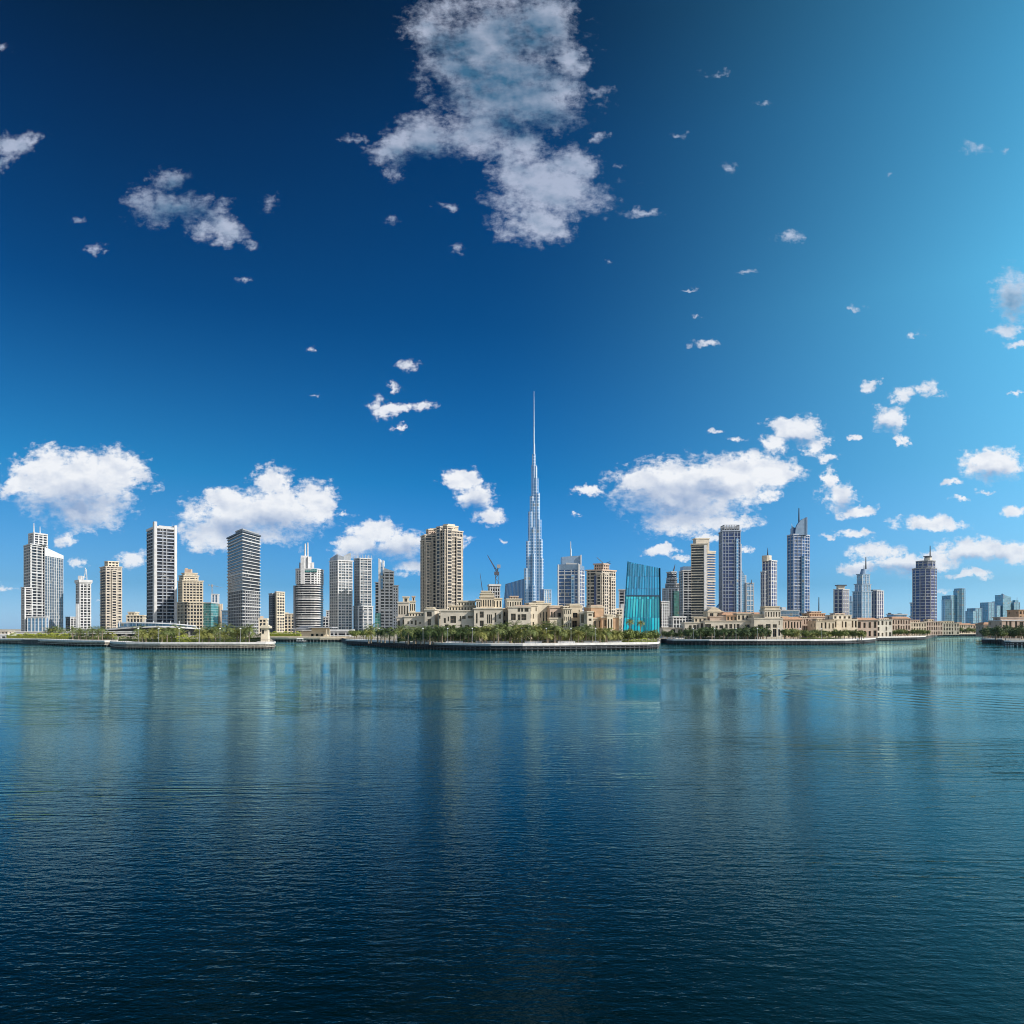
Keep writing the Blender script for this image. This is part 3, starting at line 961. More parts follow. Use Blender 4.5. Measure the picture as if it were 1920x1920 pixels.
def T_big_beige():
    d = 850
    t = Tower('twin_beige_tower', 'large beige apartment tower made of two joined blocks with stepped crowns', 828, d)
    A = corner(790, 797, 828, d + 6, 16, 8)
    B = corner(818, 834, 867, d - 6, 12, 16)
    za, zb = Zp(1003, d), Zp(996, d)
    t.shaft(A, 2, za, 30, G_DARK, BEIGE, 1.25, .5, BEIGE, 1.15, 4.0)
    t.shaft(B, 2, zb, 30, G_DARK, BEIGE, 1.25, .5, BEIGE, 1.15, 4.0, core='right_glazing', capname='right_roof')
    for pl, i, f0, f1, zz in ((A, 0, .06, .26, za - 9), (A, 0, .44, .66, za - 3), (A, 3, .25, .75, za - 6), (B, 0, .08, .34, zb + 3), (B, 0, .62, .88, zb - 8), (B, 3, .2, .6, zb + 4)):
        t.shaft(bay(pl, i, f0, f1), 2, zz, 30, G_DARK, BEIGE, 1.2, .25, BEIGE, 1.2, 5.0, core='bay_glazing', capname='bay_roof')
    C = corner(800, 804, 820, d + 9, 6, 6)
    t.shaft(C, za + 1.4, Zp(992, d), 2, G_DARK, ROSE, 1.4, .4, ROSE, 1.4, 3, core='crown_glazing', capname='crown_roof', capm=CREAM)
    t.solid('crown_cap', flat(806, 819, d + 11, 6), Zp(992, d) + 1.4, Zp(988, d), CREAM)
    C = corner(826, 838, 858, d - 2, 8, 10)
    t.shaft(C, zb + 1.4, Zp(987, d), 2, G_DARK, CREAM, 1.6, .4, CREAM, 1.5, 3.2, core='right_crown_glazing', capname='right_crown_roof')
    t.solid('right_crown_cap', corner(831, 840, 853, d, 5, 6), Zp(987, d) + 1.4, Zp(982, d), CREAM)


def T_site():
    d = 520
    crane('luffing_crane', 'dark luffing crane with raised boom above the sand coloured house tower', 932, 900, 1150, 1076, (935, 1062), (914, 1041), thick=1.3)
    crane('luffing_crane', 'smaller crane boom standing left of the raised luffing crane', 905, 940, 1160, 1118, (907, 1112), (900, 1074), thick=.8)
    t = Tower('unfinished_tower', 'unfinished concrete building with open floors under the crane', 927, d)
    t.shaft(flat(919, 937, d, 8, 1), 2, Zp(1099, d), 14, G_DARK, PALE, .7, .4, PALE, .6, 1.8)


def T_opera(name, label, foot, top, d, zb, zts, zmid=None, n=22, mname=None):
    t = Tower(name, label, (foot[0][0] + foot[1][0]) / 2, d, 'building')
    bot = [P(*q) for q in foot]
    tp = [P(*q) for q in top]

    def at(z):
        k = [(z - zb) / (zz - zb) for zz in zts]
        return [a.lerp(b, q) for a, b, q in zip(bot, tp, k)]
    if zmid:
        m2 = at(zmid)
        t.solid('lower_glazing', bot, zb, zmid, G_OPERA_LOW, m2)
        m3 = at(zmid + 1.0)
        t.solid('waist_band', [Vector(q) for q in offset(m2, .35)], zmid, zmid + 1.0, DBLUE, [Vector(q) for q in offset(m3, .35)])
        t.solid('upper_glazing', m3, zmid + 1.0, zts, G_OPERA_TOP, tp)
    else:
        t.solid('glazing', bot, zb, zts, G_DEEP, tp)
    rp0, rp1 = t.rel(bot), t.rel(tp)
    for i in (0, 1, 3):
        j = (i + 1) % 4
        m2 = n if i == 0 else 5
        for k in range(m2 + 1):
            f = k / m2
            a, b = rp0[i].lerp(rp0[j], f), rp1[i].lerp(rp1[j], f)
            ztop = zts[i] + (zts[j] - zts[i]) * f + .05
            fb = MB().tube((a.x, a.y, zb - t.z), (b.x, b.y, ztop - t.z), .24 if k not in (0, m2) else .6, n=4)
            link('fin', fb.mesh('fin', BLUEMET if not zmid else MATS.get('fin_blue') or mat('fin_blue', (0.02, 0.22, 0.40), .35, .2)), t.root)
    return t


def T_spire():
    d = 2500
    t = Tower('spire_tower', 'very tall silver blue stepped skyscraper with a needle spire in the middle', 1001, d)
    c = P(1001, d + 40)
    ux = 1 / F * (d + 40)

    def stadium(ang, r, w):
        e = Vector((math.cos(ang), math.sin(ang)))
        nn = Vector((-e.y, e.x))
        pts = [c - nn * w, c + e * (r - w) - nn * w]
        pts[0] = c - nn * w
        for k in range(1, 6):
            a = -math.pi / 2 + math.pi * k / 6
            pts.append(c + e * (r - w) + e * math.cos(a) * w + nn * math.sin(a) * w)
        pts += [c + e * (r - w) + nn * w, c + nn * w]
        return pts
    tiers = [  # plan angle, reach in sight-line pixels at mid height, half width, top row
        (200, 18.6, 7.0, 1066), (200, 14.8, 7.4, 1015), (200, 11.0, 7.8, 960), (200, 7.6, 8.2, 931), (200, 3.9, 7.0, 905),
        (-20, 18.0, 7.0, 1047), (-20, 16.4, 7.4, 1012), (-20, 13.8, 7.8, 975), (-20, 11.2, 8.2, 925), (-20, 8.4, 8.0, 897), (-20, 6.4, 6.6, 875),
        (-95, 17, 6.6, 1098), (-95, 13, 7.1, 1040), (-95, 9, 7.6, 990), (-95, 6.5, 7.2, 940), (95, 14, 7, 1000),
    ]
    for ang, r, w, py in tiers:
        a = R(ang)
        poly = stadium(a, r * ux / max(.9, abs(math.cos(a))) if abs(math.cos(a)) > .5 else r * ux, w)
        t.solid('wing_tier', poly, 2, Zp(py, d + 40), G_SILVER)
    circ = lambda r: [c + Vector((math.cos(2 * math.pi * k / 10), math.sin(2 * math.pi * k / 10))) * r for k in range(10)]
    t.solid('core_shaft', circ(8.6), 2, Zp(872, d + 40), G_SILVER)
    t.solid('core_shaft', circ(6.0), Zp(872, d + 40), Zp(852, d + 40), G_SILVER)
    t.mast(1001.6, d + 40, Zp(852, d + 40), Zp(832, d + 40), 3.6, 3.0, STEEL, 'spire')
    t.mast(1001.2, d + 40, Zp(832, d + 40), Zp(733, d + 40), 2.6, 0.7, STEEL, 'spire')
    me = MB().prism([(-30, -30), (34, -30), (34, 14), (-30, 14)], 0, 5)
    t2 = Tower('blue_block', 'small dark blue glass block at the right foot of the tall spire', 1024, 1500)
    t2.shaft(corner(1013, 1020, 1033, 1500, 10, 10), 2, Zp(1106, 1500), 9, G_SKY, BLUEMET, 1.4, .5, WHITE, 1.2, 6)


def T_blue_arch():
    d = 900
    t = Tower('arched_tower', 'blue and white tower with a grey panel crown and a single white mast', 1069, d)
    A = corner(1046, 1084, 1095, d, 5, 12)
    zt = Zp(1068, d)
    t.shaft(A, 2, zt, 18, G_BLUE, WHITE, .8, .5, WHITE, .75, 3.8, cap=False)
    pts = [(1046.5, 1060), (1052, 1058), (1062, 1056), (1072, 1055.5), (1080, 1058), (1088, 1062)]
    e = (A[1] - A[0])
    m2 = [A[3].lerp(A[0], k) for k in (0, .25, .5, .75, 1)]
    t.solid('crown_panel', [Vector(q) for q in offset(A, .3)], zt, [Zp(1056.5, d), Zp(1061, d), Zp(1061, d), Zp(1058, d)], BLUEMET)
    t.solid('crown_arch', [Vector(q) for q in offset([A[0].lerp(A[3], .55), A[0], A[0].lerp(A[2], .5)], .5)], Zp(1058, d), [Zp(1054.5, d), Zp(1056.5, d), Zp(1055.5, d)], WHITE)
    t.solid('white_edge', flat(1084.5, 1088, d - 1.8, 3), 2, Zp(1058, d), WHITE)
    t.solid('white_edge', flat(1046, 1048, d + 3, 3), 2, Zp(1058, d), WHITE)
    t.solid('back_panel', flat(1054, 1090, d + 14, 12, 2), 2, [Zp(1042, d), Zp(1039, d), Zp(1039, d), Zp(1042, d)], BLUEMET)
    t.solid('back_edge', flat(1088.5, 1090.6, d + 12, 3), 2, Zp(1038.5, d), WHITE)
    t.solid('glass_strip', flat(1071, 1077, d - 1.2, 2), 8, Zp(1078, d), G_SKY)
    t.mast(1070.5, d + 18, Zp(1040, d), Zp(1026, d), 1.2, 1.0, STEEL)
    t.mast(1070, d + 18, Zp(1026, d), Zp(1012, d), .8, .5, STEEL)


def T_brown():
    d = 760
    t = Tower('sandstone_tower', 'beige tower with a dark blue glass strip and a small rooftop crane arm', 1126, d)
    A = corner(1101, 1129, 1153, d, 6, 12)
    zt = Zp(1070, d)
    t.shaft(A, 2, zt, 19, G_DARK, BEIGE, 1.15, .5, BEIGE, 1.05, 3.4, capm=ROSE)
    st = [A[0].lerp(A[3], .52), A[0].lerp(A[3], .08)]
    e = (st[1] - st[0]).normalized()
    nn = Vector((e.y, -e.x))
    q = [st[0] + nn * 1.0, st[1] + nn * 1.0, st[1] - nn, st[0] - nn]
    t.solid('blue_bay', q, 14, Zp(1077, d), G_INDIGO)
    for i, f0, f1, zz in ((0, .1, .38, zt - 4), (0, .62, .92, zt - 8), (3, .68, .92, zt - 4)):
        t.shaft(bay(A, i, f0, f1, 1.4), 2, zz, 19, G_DARK, BEIGE, 1.1, .25, BEIGE, 1.0, 3.4, core='bay_glazing', capname='bay_roof')
    C = corner(1115, 1131, 1141, d + 4, 4, 5)
    t.shaft(C, zt + 1.4, Zp(1058, d), 1, G_DARK, ROSE, 1.2, .4, ROSE, 1.2, 2.4, core='crown_glazing', capname='crown_roof')
    b = MB()
    y = d + 8 - t.o.y
    for a, c in (((1131, 1056), (1119, 1045)), ((1134, 1057), (1144, 1053)), ((1136, 1057), (1145, 1057))):
        b.tube((X(a[0], d + 8) - t.o.x, y, Zp(a[1], d + 8) - t.z), (X(c[0], d + 8) - t.o.x, y, Zp(c[1], d + 8) - t.z), .3)
    link('roof_crane_arm', b.mesh('roof_crane_arm', DARKMET), t.root)
    t.shaft(flat(1150, 1166, d + 40, 16, 4), 2, Zp(1143, d + 40), 6, G_DARK, BEIGE, 1.2, .5, BEIGE, 1.2, 3.4, core='annex_glazing', capname='annex_roof')


def T_right_cluster():
    d = 1000
    t = Tower('grey_slab', 'grey slab building half hidden behind the teal slanted building', 1168, 900)
    t.shaft(flat(1161, 1180, 900, 20, -2), 2, Zp(1107, 900), 14, G_DARK, PALE, 1.2, .5, PALE, 1.2, 5)
    t.solid('front_wing', flat(1164, 1176, 893, 5), 2, Zp(1132, 893), PALE)
    t = Tower('needle_tower', 'white setback tower under construction with a slanted crane boom at its peak', 1265, d)
    zs = [(1253, 1277, 1105), (1254.5, 1273, 1096), (1257, 1270, 1088), (1259, 1268, 1077)]
    t.shaft(flat(1253, 1277, d, 18, 4), 2, Zp(1104, d), 18, G_DARK, WHITE, 1.3, .5, WHITE, 1.8, 4.5)
    t.solid('glass_front', flat(1264, 1276, d - 2, 4, 2), 2, Zp(1109, d), G_TEAL)
    z = Zp(1104, d)
    for a, b, py in ((1254, 1273, 1095), (1257, 1269, 1085), (1259, 1268, 1073)):
        t.shaft(flat(a, b, d + 3, 12, 2), z, Zp(py, d), 3, G_DARK, PALE, 1.2, .4, DGREY, .8, 2.4, core='setback_glazing', capname='setback_roof')
        z = Zp(py, d) + .5
    b = MB()
    q = lambda px, py: (X(px, d + 8) - t.o.x, d + 8 - t.o.y, Zp(py, d) - t.z)
    b.tube(q(1261, 1074), q(1266, 1057), .8, .3, 5).tube(q(1262.5, 1074), q(1265.5, 1062), .5, .3, 5)
    link('crane_boom', b.mesh('crane_boom', CRANE), t.root)
    t = Tower('gridded_block', 'white gridded low block right of the teal slanted building', 1246, d - 60)
    t.shaft(flat(1238, 1254, d - 60, 14, 2), 2, Zp(1129, d - 60), 11, G_DARK, WHITE, 1.6, .5, WHITE, 1.5, 3.2)
    t = Tower('low_terrace', 'low white terraced block at the foot of the banded twin towers', 1275, 700)
    t.shaft(flat(1262, 1285, 700, 10, 2), 2, Zp(1158, 700), 4, G_DARK, PALE, 1.0, .4, PALE, 1.0, 3)
    # banded pair
    d = 880
    t = Tower('banded_tower', 'tall pale beige tower with dark horizontal bands and a rooftop block', 1318, d)
    A = flat(1297, 1325, d, 24, -4)
    zt = Zp(1021, d)
    t.shaft(A, 2, zt, 34, G_DARK, GBEIGE, 1.2, .8, None)
    t.solid('end_pier', flat(1320.5, 1325, d - 2.2, 5), 2, Zp(1022, d), WHITE)
    t.shaft(flat(1324.5, 1340, d + 5, 20, 3), 2, Zp(1034, d), 32, G_BLUE, GBEIGE, 1.15, .7, core='right_glazing', capname='right_roof')
    t.solid('rooftop_block', flat(1305, 1330, d + 8, 10, 2), Zp(1034, d), Zp(1009, d), BEIGE)
    t.solid('rooftop_edge', flat(1304, 1331, d + 7.5, 11, 2), Zp(1009, d), Zp(1007, d), GBEIGE)
    t = Tower('banded_tower', 'shorter dark banded tower behind the tall pale beige banded one', 1290, d + 60)
    t.shaft(flat(1281, 1299, d + 60, 20, 0), 2, Zp(1071, d + 60), 24, G_DARK, PALE, 1.1, .6, PALE, 1.0, 8)
    t.solid('crown_panel', flat(1281, 1299, d + 60, 18), Zp(1071, d + 60), Zp(1062, d + 60), BLUEMET)
    # dark grid tower
    d = 950
    t = Tower('grid_tower', 'tall dark blue gridded tower with a bare frame crown', 1372, d)
    A = flat(1355, 1388, d, 24, -2)
    zt = Zp(996, d)
    t.shaft(A, 2, zt, 30, G_INDIGO, COOL, .7, .5, COOL, .6, 3.6)
    t.solid('side_glass', flat(1381, 1389, d - 1.2, 20, 3), 2, Zp(1010, d), G_SKY)
    t.solid('side_pier', flat(1388, 1390.5, d + 6, 14), 2, Zp(1019, d), WHITE)
    rp = t.rel(flat(1358, 1386, d + 2, 16))
    b = MB()
    hz0, hz1 = zt + 1.4 - t.z, Zp(984, d) - t.z
    for i in range(4):
        a, c = rp[i], rp[(i + 1) % 4]
        for k in range(6):
            p = a.lerp(c, k / 6)
            b.tube((p.x, p.y, hz0), (p.x, p.y, hz1), .5, n=4)
        for z in (hz0 + 2, (hz0 + hz1) / 2, hz1):
            b.tube((a.x, a.y, z), (c.x, c.y, z), .5, n=4)
    link('crown_frame', b.mesh('crown_frame', GREY), t.root)
    t.solid('plant_room', flat(1362, 1382, d + 6, 8), zt, Zp(989, d), DGREY)
    d = 1300
    t = Tower('pointed_tower', 'slender blue tower with a pointed top right behind the dark gridded tower', 1393, d)
    t.solid('glazing', flat(1387, 1399, d, 20, 3), 2, [Zp(1062, d), Zp(1083, d), Zp(1083, d), Zp(1062, d)], G_SKY)
    t.mast(1389.5, d + 5, Zp(1075, d), Zp(1050, d), 2.2, .3, BLUEMET, 'spire')
    t.solid('white_edge', flat(1397.5, 1399.5, d + 2, 10), 2, Zp(1078, d), WHITE)
    t = Tower('half_built_tower', 'short blue half built tower with a thin mast beside the pointed tower', 1406, d)
    t.shaft(flat(1400, 1413, d, 14, 2), 2, Zp(1094, d), 10, G_SKY, PALE, 1.4, .5, PALE, 1.2, 7)
    t.mast(1409, d - 1, Zp(1094, d), Zp(1087, d), .9, .5, CRANE)
    t = Tower('pale_wedge', 'tiny pale blue wedge building left of the dark gridded tower', 1350, d)
    t.solid('glazing', flat(1346, 1356, d, 14), 2, [Zp(1138, d), Zp(1126, d), Zp(1126, d), Zp(1138, d)], G_SKY)
    # brown residential
    d = 900
    t = Tower('ribbed_tower', 'pale ribbed tower with a grey drum crown and a thin leaning spike', 1442, d)
    A = corner(1428, 1445, 1456, d, 8, 8)
    zt = Zp(1052, d)
    t.shaft(corner(1427, 1434, 1446, d + 2, 6, 6), 2, Zp(1073, d), 16, G_INDIGO, PALE, .9, .3, WHITE, 1.2, 3.6, core='side_glazing', capname='side_roof')
    t.shaft(corner(1430, 1446, 1456, d, 8, 8), 2, zt, 20, G_INDIGO, PALE, .9, .3, WHITE, 1.2, 3.6)
    t.solid('crown_drum', oval(1431.5, 1449, d + 1, 10, 12), zt, Zp(1041, d), GBEIGE)
    t.mast(1439.5, d + 6, Zp(1041, d), Zp(1026, d), .9, .2, DARKMET, 'spike')
    # sail crowned
    d = 950
    t = Tower('sail_tower', 'tall blue balcony tower with a curved sail crown and needle mast', 1497, d)
    A = corner(1477, 1488, 1517, d + 2, 12, 14)
    A = [P(1488, d), P(1503, d + 2), P(1517, d + 12), P(1510, d + 36), P(1482, d + 34), P(1477, d + 14)]
    zt = Zp(1003, d)
    t.shaft(A, 2, zt, 30, G_BLUE, COOL, .9, .7, COOL, .7, 6.5)
    t.solid('shoulder', [P(1488, d + 2), P(1503, d + 4), P(1503, d + 18), P(1482, d + 18)], zt + 1.4, [Zp(988, d), Zp(994, d), Zp(994, d), Zp(988, d)], G_BLUE)
    t.solid('glass_strip', flat(1503, 1508.5, d - 1.2, 3, -1), 6, Zp(1042, d), G_SKY)
    n = 7
    b = MB()
    prof = [(1491, 1003), (1492, 992), (1495, 984), (1500, 977), (1506, 972.5), (1512, 970.5), (1512, 1003)]
    pf = [(X(a, d) - t.o.x, Zp(c, d) - t.z) for a, c in prof]
    b.face([(a, 0, z) for a, z in reversed(pf)][::-1])
    b.face([(a, 4, z) for a, z in reversed(pf)])
    for i in range(len(pf)):
        (a, z), (c, w) = pf[i], pf[(i + 1) % len(pf)]
        b.face([(a, 0, z), (a, 4, z), (c, 4, w), (c, 0, w)])
    link('sail_crown', b.mesh('sail_crown', BLUEMET), t.root)
    t.solid('crown_fin', flat(1512, 1514, d - 1, 8), Zp(1003, d), Zp(970, d), BLUEMET)
    t.solid('left_horn', [P(1484, d + 4), P(1489, d + 3), P(1489, d + 12), P(1484, d + 12)], zt + 1.4, [Zp(984, d), Zp(990, d), Zp(990, d), Zp(978, d)], BLUEMET)
    t.mast(1498, d + 8, Zp(985, d), Zp(951, d), 1.1, .6, DARKMET)
    t = Tower('blue_mall', 'low pale blue glass podium at the left foot of the sail crowned tower', 1480, 800)
    t.shaft(flat(1464, 1498, 800, 20, -3), 2, Zp(1146, 800), 4, G_SKY, PALE, .9, .4)
    t.solid('roof_room', flat(1466, 1474, 806, 6), Zp(1146, 800) + 1, Zp(1138, 800), PALE)
    # thin chimney
    t = Tower('crane_mast', 'thin dark leaning mast standing alone above the villas', 1537, 900, 'mast')
    b = MB().tube((-1.2, 0, 0), (-1.0, 0, Zp(1120, 900) - 2.2), 1.1, .5, 8)
    link('pole', b.mesh('pole', DARKMET), t.root)
    # right group of three
    d = 1250
    t = Tower('winged_tower', 'beige and blue tower with a wing shaped roof, left of the blue spired tower', 1578, d)
    A = corner(1564, 1580, 1591, d, 8, 8)
    t.shaft(A, 2, Zp(1106, d), 11, G_INDIGO, PALE, 1.2, .6, PALE, 2.6, 5.5)
    t.solid('crown_drum', flat(1572, 1584, d + 6, 8), Zp(1106, d), Zp(1098, d), GBEIGE)
    t.solid('wing_roof', flat(1571, 1588, d + 4, 12), Zp(1098, d), Zp(1096, d), DGREY)
    t = Tower('blue_infill', 'narrow dark blue block squeezed between the winged and spired towers', 1596, d + 60)
    t.shaft(flat(1590, 1602, d + 60, 14), 2, Zp(1129, d + 60), 6, G_SKY, BLUEMET, 1, .4)
    t.solid('roof_mast', flat(1595, 1597, d + 64, 4), Zp(1129, d + 60), Zp(1117, d + 60), BLUEMET)
    d = 1200
    t = Tower('spired_tower', 'blue glass tower stepping up to a rounded top with a dark spire', 1617, d)
    t.shaft(corner(1599, 1616, 1634, d, 10, 8), 2, Zp(1110, d), 10, G_SKY, BLUEMET, .9, .4, STEEL, .9, 7)
    t.shaft(corner(1603, 1616, 1632, d + 4, 6, 6), Zp(1110, d), Zp(1096, d), 3, G_SKY, BLUEMET, .9, .4, STEEL, .9, 6, core='second_tier', capname='second_roof')
    t.shaft(corner(1607, 1617, 1630, d + 6, 6, 5), Zp(1096, d), Zp(1077, d), 3, G_SKY, BLUEMET, .9, .4, STEEL, .9, 6, core='third_tier', capname='third_roof')
    t.solid('rounded_top', oval(1614, 1626, d + 8, 8, 12), Zp(1077, d), Zp(1066, d), BLUEMET, oval(1616.5, 1625, d + 9, 6, 12))
    t.mast(1623.5, d + 12, Zp(1066, d), Zp(1043, d), 1.2, .6, DARKMET, 'spire')
    t.mast(1620, d + 12, Zp(1066, d), Zp(1059, d), .7, .4, DARKMET, 'antenna')
    t = Tower('panelled_tower', 'shorter grey and blue tower right beside the blue spired tower', 1645, d)
    t.shaft(corner(1634, 1644, 1656, d + 10, 8, 8), 2, Zp(1108, d), 11, G_INDIGO, PALE, 1.1, .5, PALE, 2.2, 5.5)
    t.solid('roof_room', flat(1637, 1652, d + 14, 8), Zp(1108, d), Zp(1104.5, d), GREY)
    t = Tower('chimney_block', 'little dark chimney like tower on the skyline left of the low blue office', 1669, 1200)
    t.solid('shaft', flat(1667.5, 1671, 1200, 4), 2, Zp(1150, 1200), DGREY)
    t.solid('cap', flat(1667, 1671.5, 1199.5, 5), Zp(1150, 1200), Zp(1149, 1200), DGREY)
    t = Tower('low_office', 'low blue glass office with a flat roof behind the far villas', 1688, 1100)
    t.shaft(flat(1676, 1700, 1100, 20), 2, Zp(1153, 1100), 3, G_SKY, PALE, .9, .5)
    t.solid('roof_room', flat(1686, 1691, 1106, 5), Zp(1153, 1100) + 1, Zp(1150, 1100), DGREY)
    # indigo round tower
    d = 1000
    t = Tower('indigo_tower', 'rounded indigo glass tower with pale ribs, flared rooftop and mast', 1744, d)
    A = oval(1725, 1765, d, 30, 14)
    zt = Zp(1066, d)
    t.shaft(A, 2, zt, 22, G_INDIGO, COOL, .8, .3, PALE, .7, 6.5, capm=GREY)
    t.shaft(oval(1728, 1760, d + 4, 22, 12), zt + 1.4, Zp(1052, d), 2, G_INDIGO, GREY, 1.2, .4, GREY, 1.2, 4, core='crown_glazing', capname='crown_roof')
    t.solid('drum', oval(1737, 1750, d + 10, 9, 10), Zp(1052, d), Zp(1044, d), GBEIGE)
    t.solid('flared_top', oval(1738, 1749, d + 10, 8, 10), Zp(1044, d), Zp(1041, d), DGREY, oval(1735.5, 1751, d + 9, 11, 10))
    t.mast(1744, d + 14, Zp(1041, d), Zp(1021, d), .8, .5, DARKMET)
    t = Tower('blue_annex', 'small grey blue tower at the left foot of the indigo round tower', 1721, d + 50)
    t.shaft(flat(1717, 1727, d + 50, 14), 2, Zp(1131, d + 50), 8, G_SKY, PALE, 1.1, .4)
    t.shaft(flat(1713.5, 1718, d + 48, 10), 2, Zp(1157, d + 50), 4, G_SKY, PALE, 1.1, .4, core='low_glazing', capname='low_roof')
    # far blue towers
    d = 2000
    t = Tower('far_stepped_tower', 'two step pale blue far tower right of the indigo round tower', 1783, d)
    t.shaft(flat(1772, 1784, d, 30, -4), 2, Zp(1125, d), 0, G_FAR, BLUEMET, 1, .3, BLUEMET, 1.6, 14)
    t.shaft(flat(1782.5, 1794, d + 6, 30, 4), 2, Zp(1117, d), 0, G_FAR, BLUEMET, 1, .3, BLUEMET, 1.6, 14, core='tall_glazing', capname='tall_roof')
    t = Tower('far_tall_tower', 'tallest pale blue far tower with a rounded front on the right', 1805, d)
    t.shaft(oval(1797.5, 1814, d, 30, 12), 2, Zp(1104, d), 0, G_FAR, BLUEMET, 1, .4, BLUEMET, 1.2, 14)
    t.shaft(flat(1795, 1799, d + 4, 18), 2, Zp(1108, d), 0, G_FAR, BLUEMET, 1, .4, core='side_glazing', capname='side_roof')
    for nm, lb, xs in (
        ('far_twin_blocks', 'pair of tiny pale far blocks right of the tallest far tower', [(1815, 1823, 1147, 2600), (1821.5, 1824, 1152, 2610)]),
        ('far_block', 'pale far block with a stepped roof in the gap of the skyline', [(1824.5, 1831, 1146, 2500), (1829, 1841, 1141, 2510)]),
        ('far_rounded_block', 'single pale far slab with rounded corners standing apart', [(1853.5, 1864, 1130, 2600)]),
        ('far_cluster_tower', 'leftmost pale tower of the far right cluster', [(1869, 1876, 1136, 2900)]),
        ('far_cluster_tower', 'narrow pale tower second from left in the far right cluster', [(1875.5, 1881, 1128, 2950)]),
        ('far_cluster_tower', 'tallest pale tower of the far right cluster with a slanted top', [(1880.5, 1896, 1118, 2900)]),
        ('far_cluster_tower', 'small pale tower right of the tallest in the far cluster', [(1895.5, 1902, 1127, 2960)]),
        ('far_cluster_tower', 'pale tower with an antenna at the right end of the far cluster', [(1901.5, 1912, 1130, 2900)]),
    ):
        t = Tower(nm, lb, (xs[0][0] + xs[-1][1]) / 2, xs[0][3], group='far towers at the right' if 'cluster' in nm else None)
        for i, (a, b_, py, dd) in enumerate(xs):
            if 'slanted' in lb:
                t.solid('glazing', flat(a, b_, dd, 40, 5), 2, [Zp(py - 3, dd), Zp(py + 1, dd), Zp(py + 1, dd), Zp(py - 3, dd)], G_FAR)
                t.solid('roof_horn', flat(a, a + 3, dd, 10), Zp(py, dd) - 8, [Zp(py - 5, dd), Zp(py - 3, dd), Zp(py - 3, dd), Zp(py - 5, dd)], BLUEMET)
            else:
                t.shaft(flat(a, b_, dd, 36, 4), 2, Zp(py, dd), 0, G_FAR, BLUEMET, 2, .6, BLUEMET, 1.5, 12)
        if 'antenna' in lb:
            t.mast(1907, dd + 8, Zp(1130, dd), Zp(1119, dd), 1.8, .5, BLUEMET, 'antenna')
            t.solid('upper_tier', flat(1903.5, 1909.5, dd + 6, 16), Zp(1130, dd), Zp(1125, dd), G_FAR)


T_left_hotel(); T_slim(); T_beige_left(); T_hotel_low(); T_dark_fin(); T_stepped(); T_small_mid(); T_corner(); T_dual_beige(); T_round_white(); T_jagged()
T_grey_twin(); T_sail_white(); T_big_beige(); T_site()
d_ = 1400
T_opera('slanted_blue_building', 'dark blue glass building with a slanting roof left of the tall spire',
        [(940, d_), (984, d_), (983, d_ + 60), (944, d_ + 60)], [(948, d_), (983, d_), (982, d_ + 60), (950, d_ + 60)], d_, 2,
        [Zp(1095, d_), Zp(1085, d_), Zp(1085, d_), Zp(1095, d_)], None, 14)
T_spire(); T_blue_arch(); T_brown()
d_ = 560
T_opera('slanted_teal_building', 'turquoise ribbed glass building with a slanting roof and leaning sides',
        [(1168, d_), (1238.5, d_ + 4), (1235, d_ + 34), (1170, d_ + 34)], [(1177.5, d_), (1237, d_ + 4), (1234, d_ + 34), (1178, d_ + 34)], d_, 2,
        [Zp(1053, d_), Zp(1064.5, d_), Zp(1065, d_), Zp(1054, d_)], Zp(1118, d_), 13)
T_right_cluster()

# ------------------------------------------------------------------ low waterfront houses
def wall_with_holes(mb, o, ux, W, H, holes, depth, mi=0):
    """one facade from o along unit vector ux (length W, height H) with rectangular openings recessed by depth"""
    o, ux = Vector(o), Vector(ux)
    inn = Vector((-ux.y, ux.x, 0))
    xs = sorted({0.0, W, *[h[0] for h in holes], *[h[1] for h in holes]})
    zs = sorted({0.0, H, *[h[2] for h in holes], *[h[3] for h in holes]})

    def pt(x, z, k=0.0):
        return o + ux * x + inn * k + Vector((0, 0, z))
    for xa, xb in zip(xs, xs[1:]):
        for za, zb in zip(zs, zs[1:]):
            xm, zm = (xa + xb) / 2, (za + zb) / 2
            if any(h[0] < xm < h[1] and h[2] < zm < h[3] for h in holes):
                continue
            mb.face([pt(xa, za), pt(xb, za), pt(xb, zb), pt(xa, zb)])
    for a, b, c, e in holes:
        mb.face([pt(a, c), pt(a, c, depth), pt(a, e, depth), pt(a, e)][::-1])
        mb.face([pt(b, c), pt(b, c, depth), pt(b, e, depth), pt(b, e)])
        mb.face([pt(a, c), pt(b, c), pt(b, c, depth), pt(a, c, depth)])
        mb.face([pt(a, e), pt(b, e), pt(b, e, depth), pt(a, e, depth)][::-1])


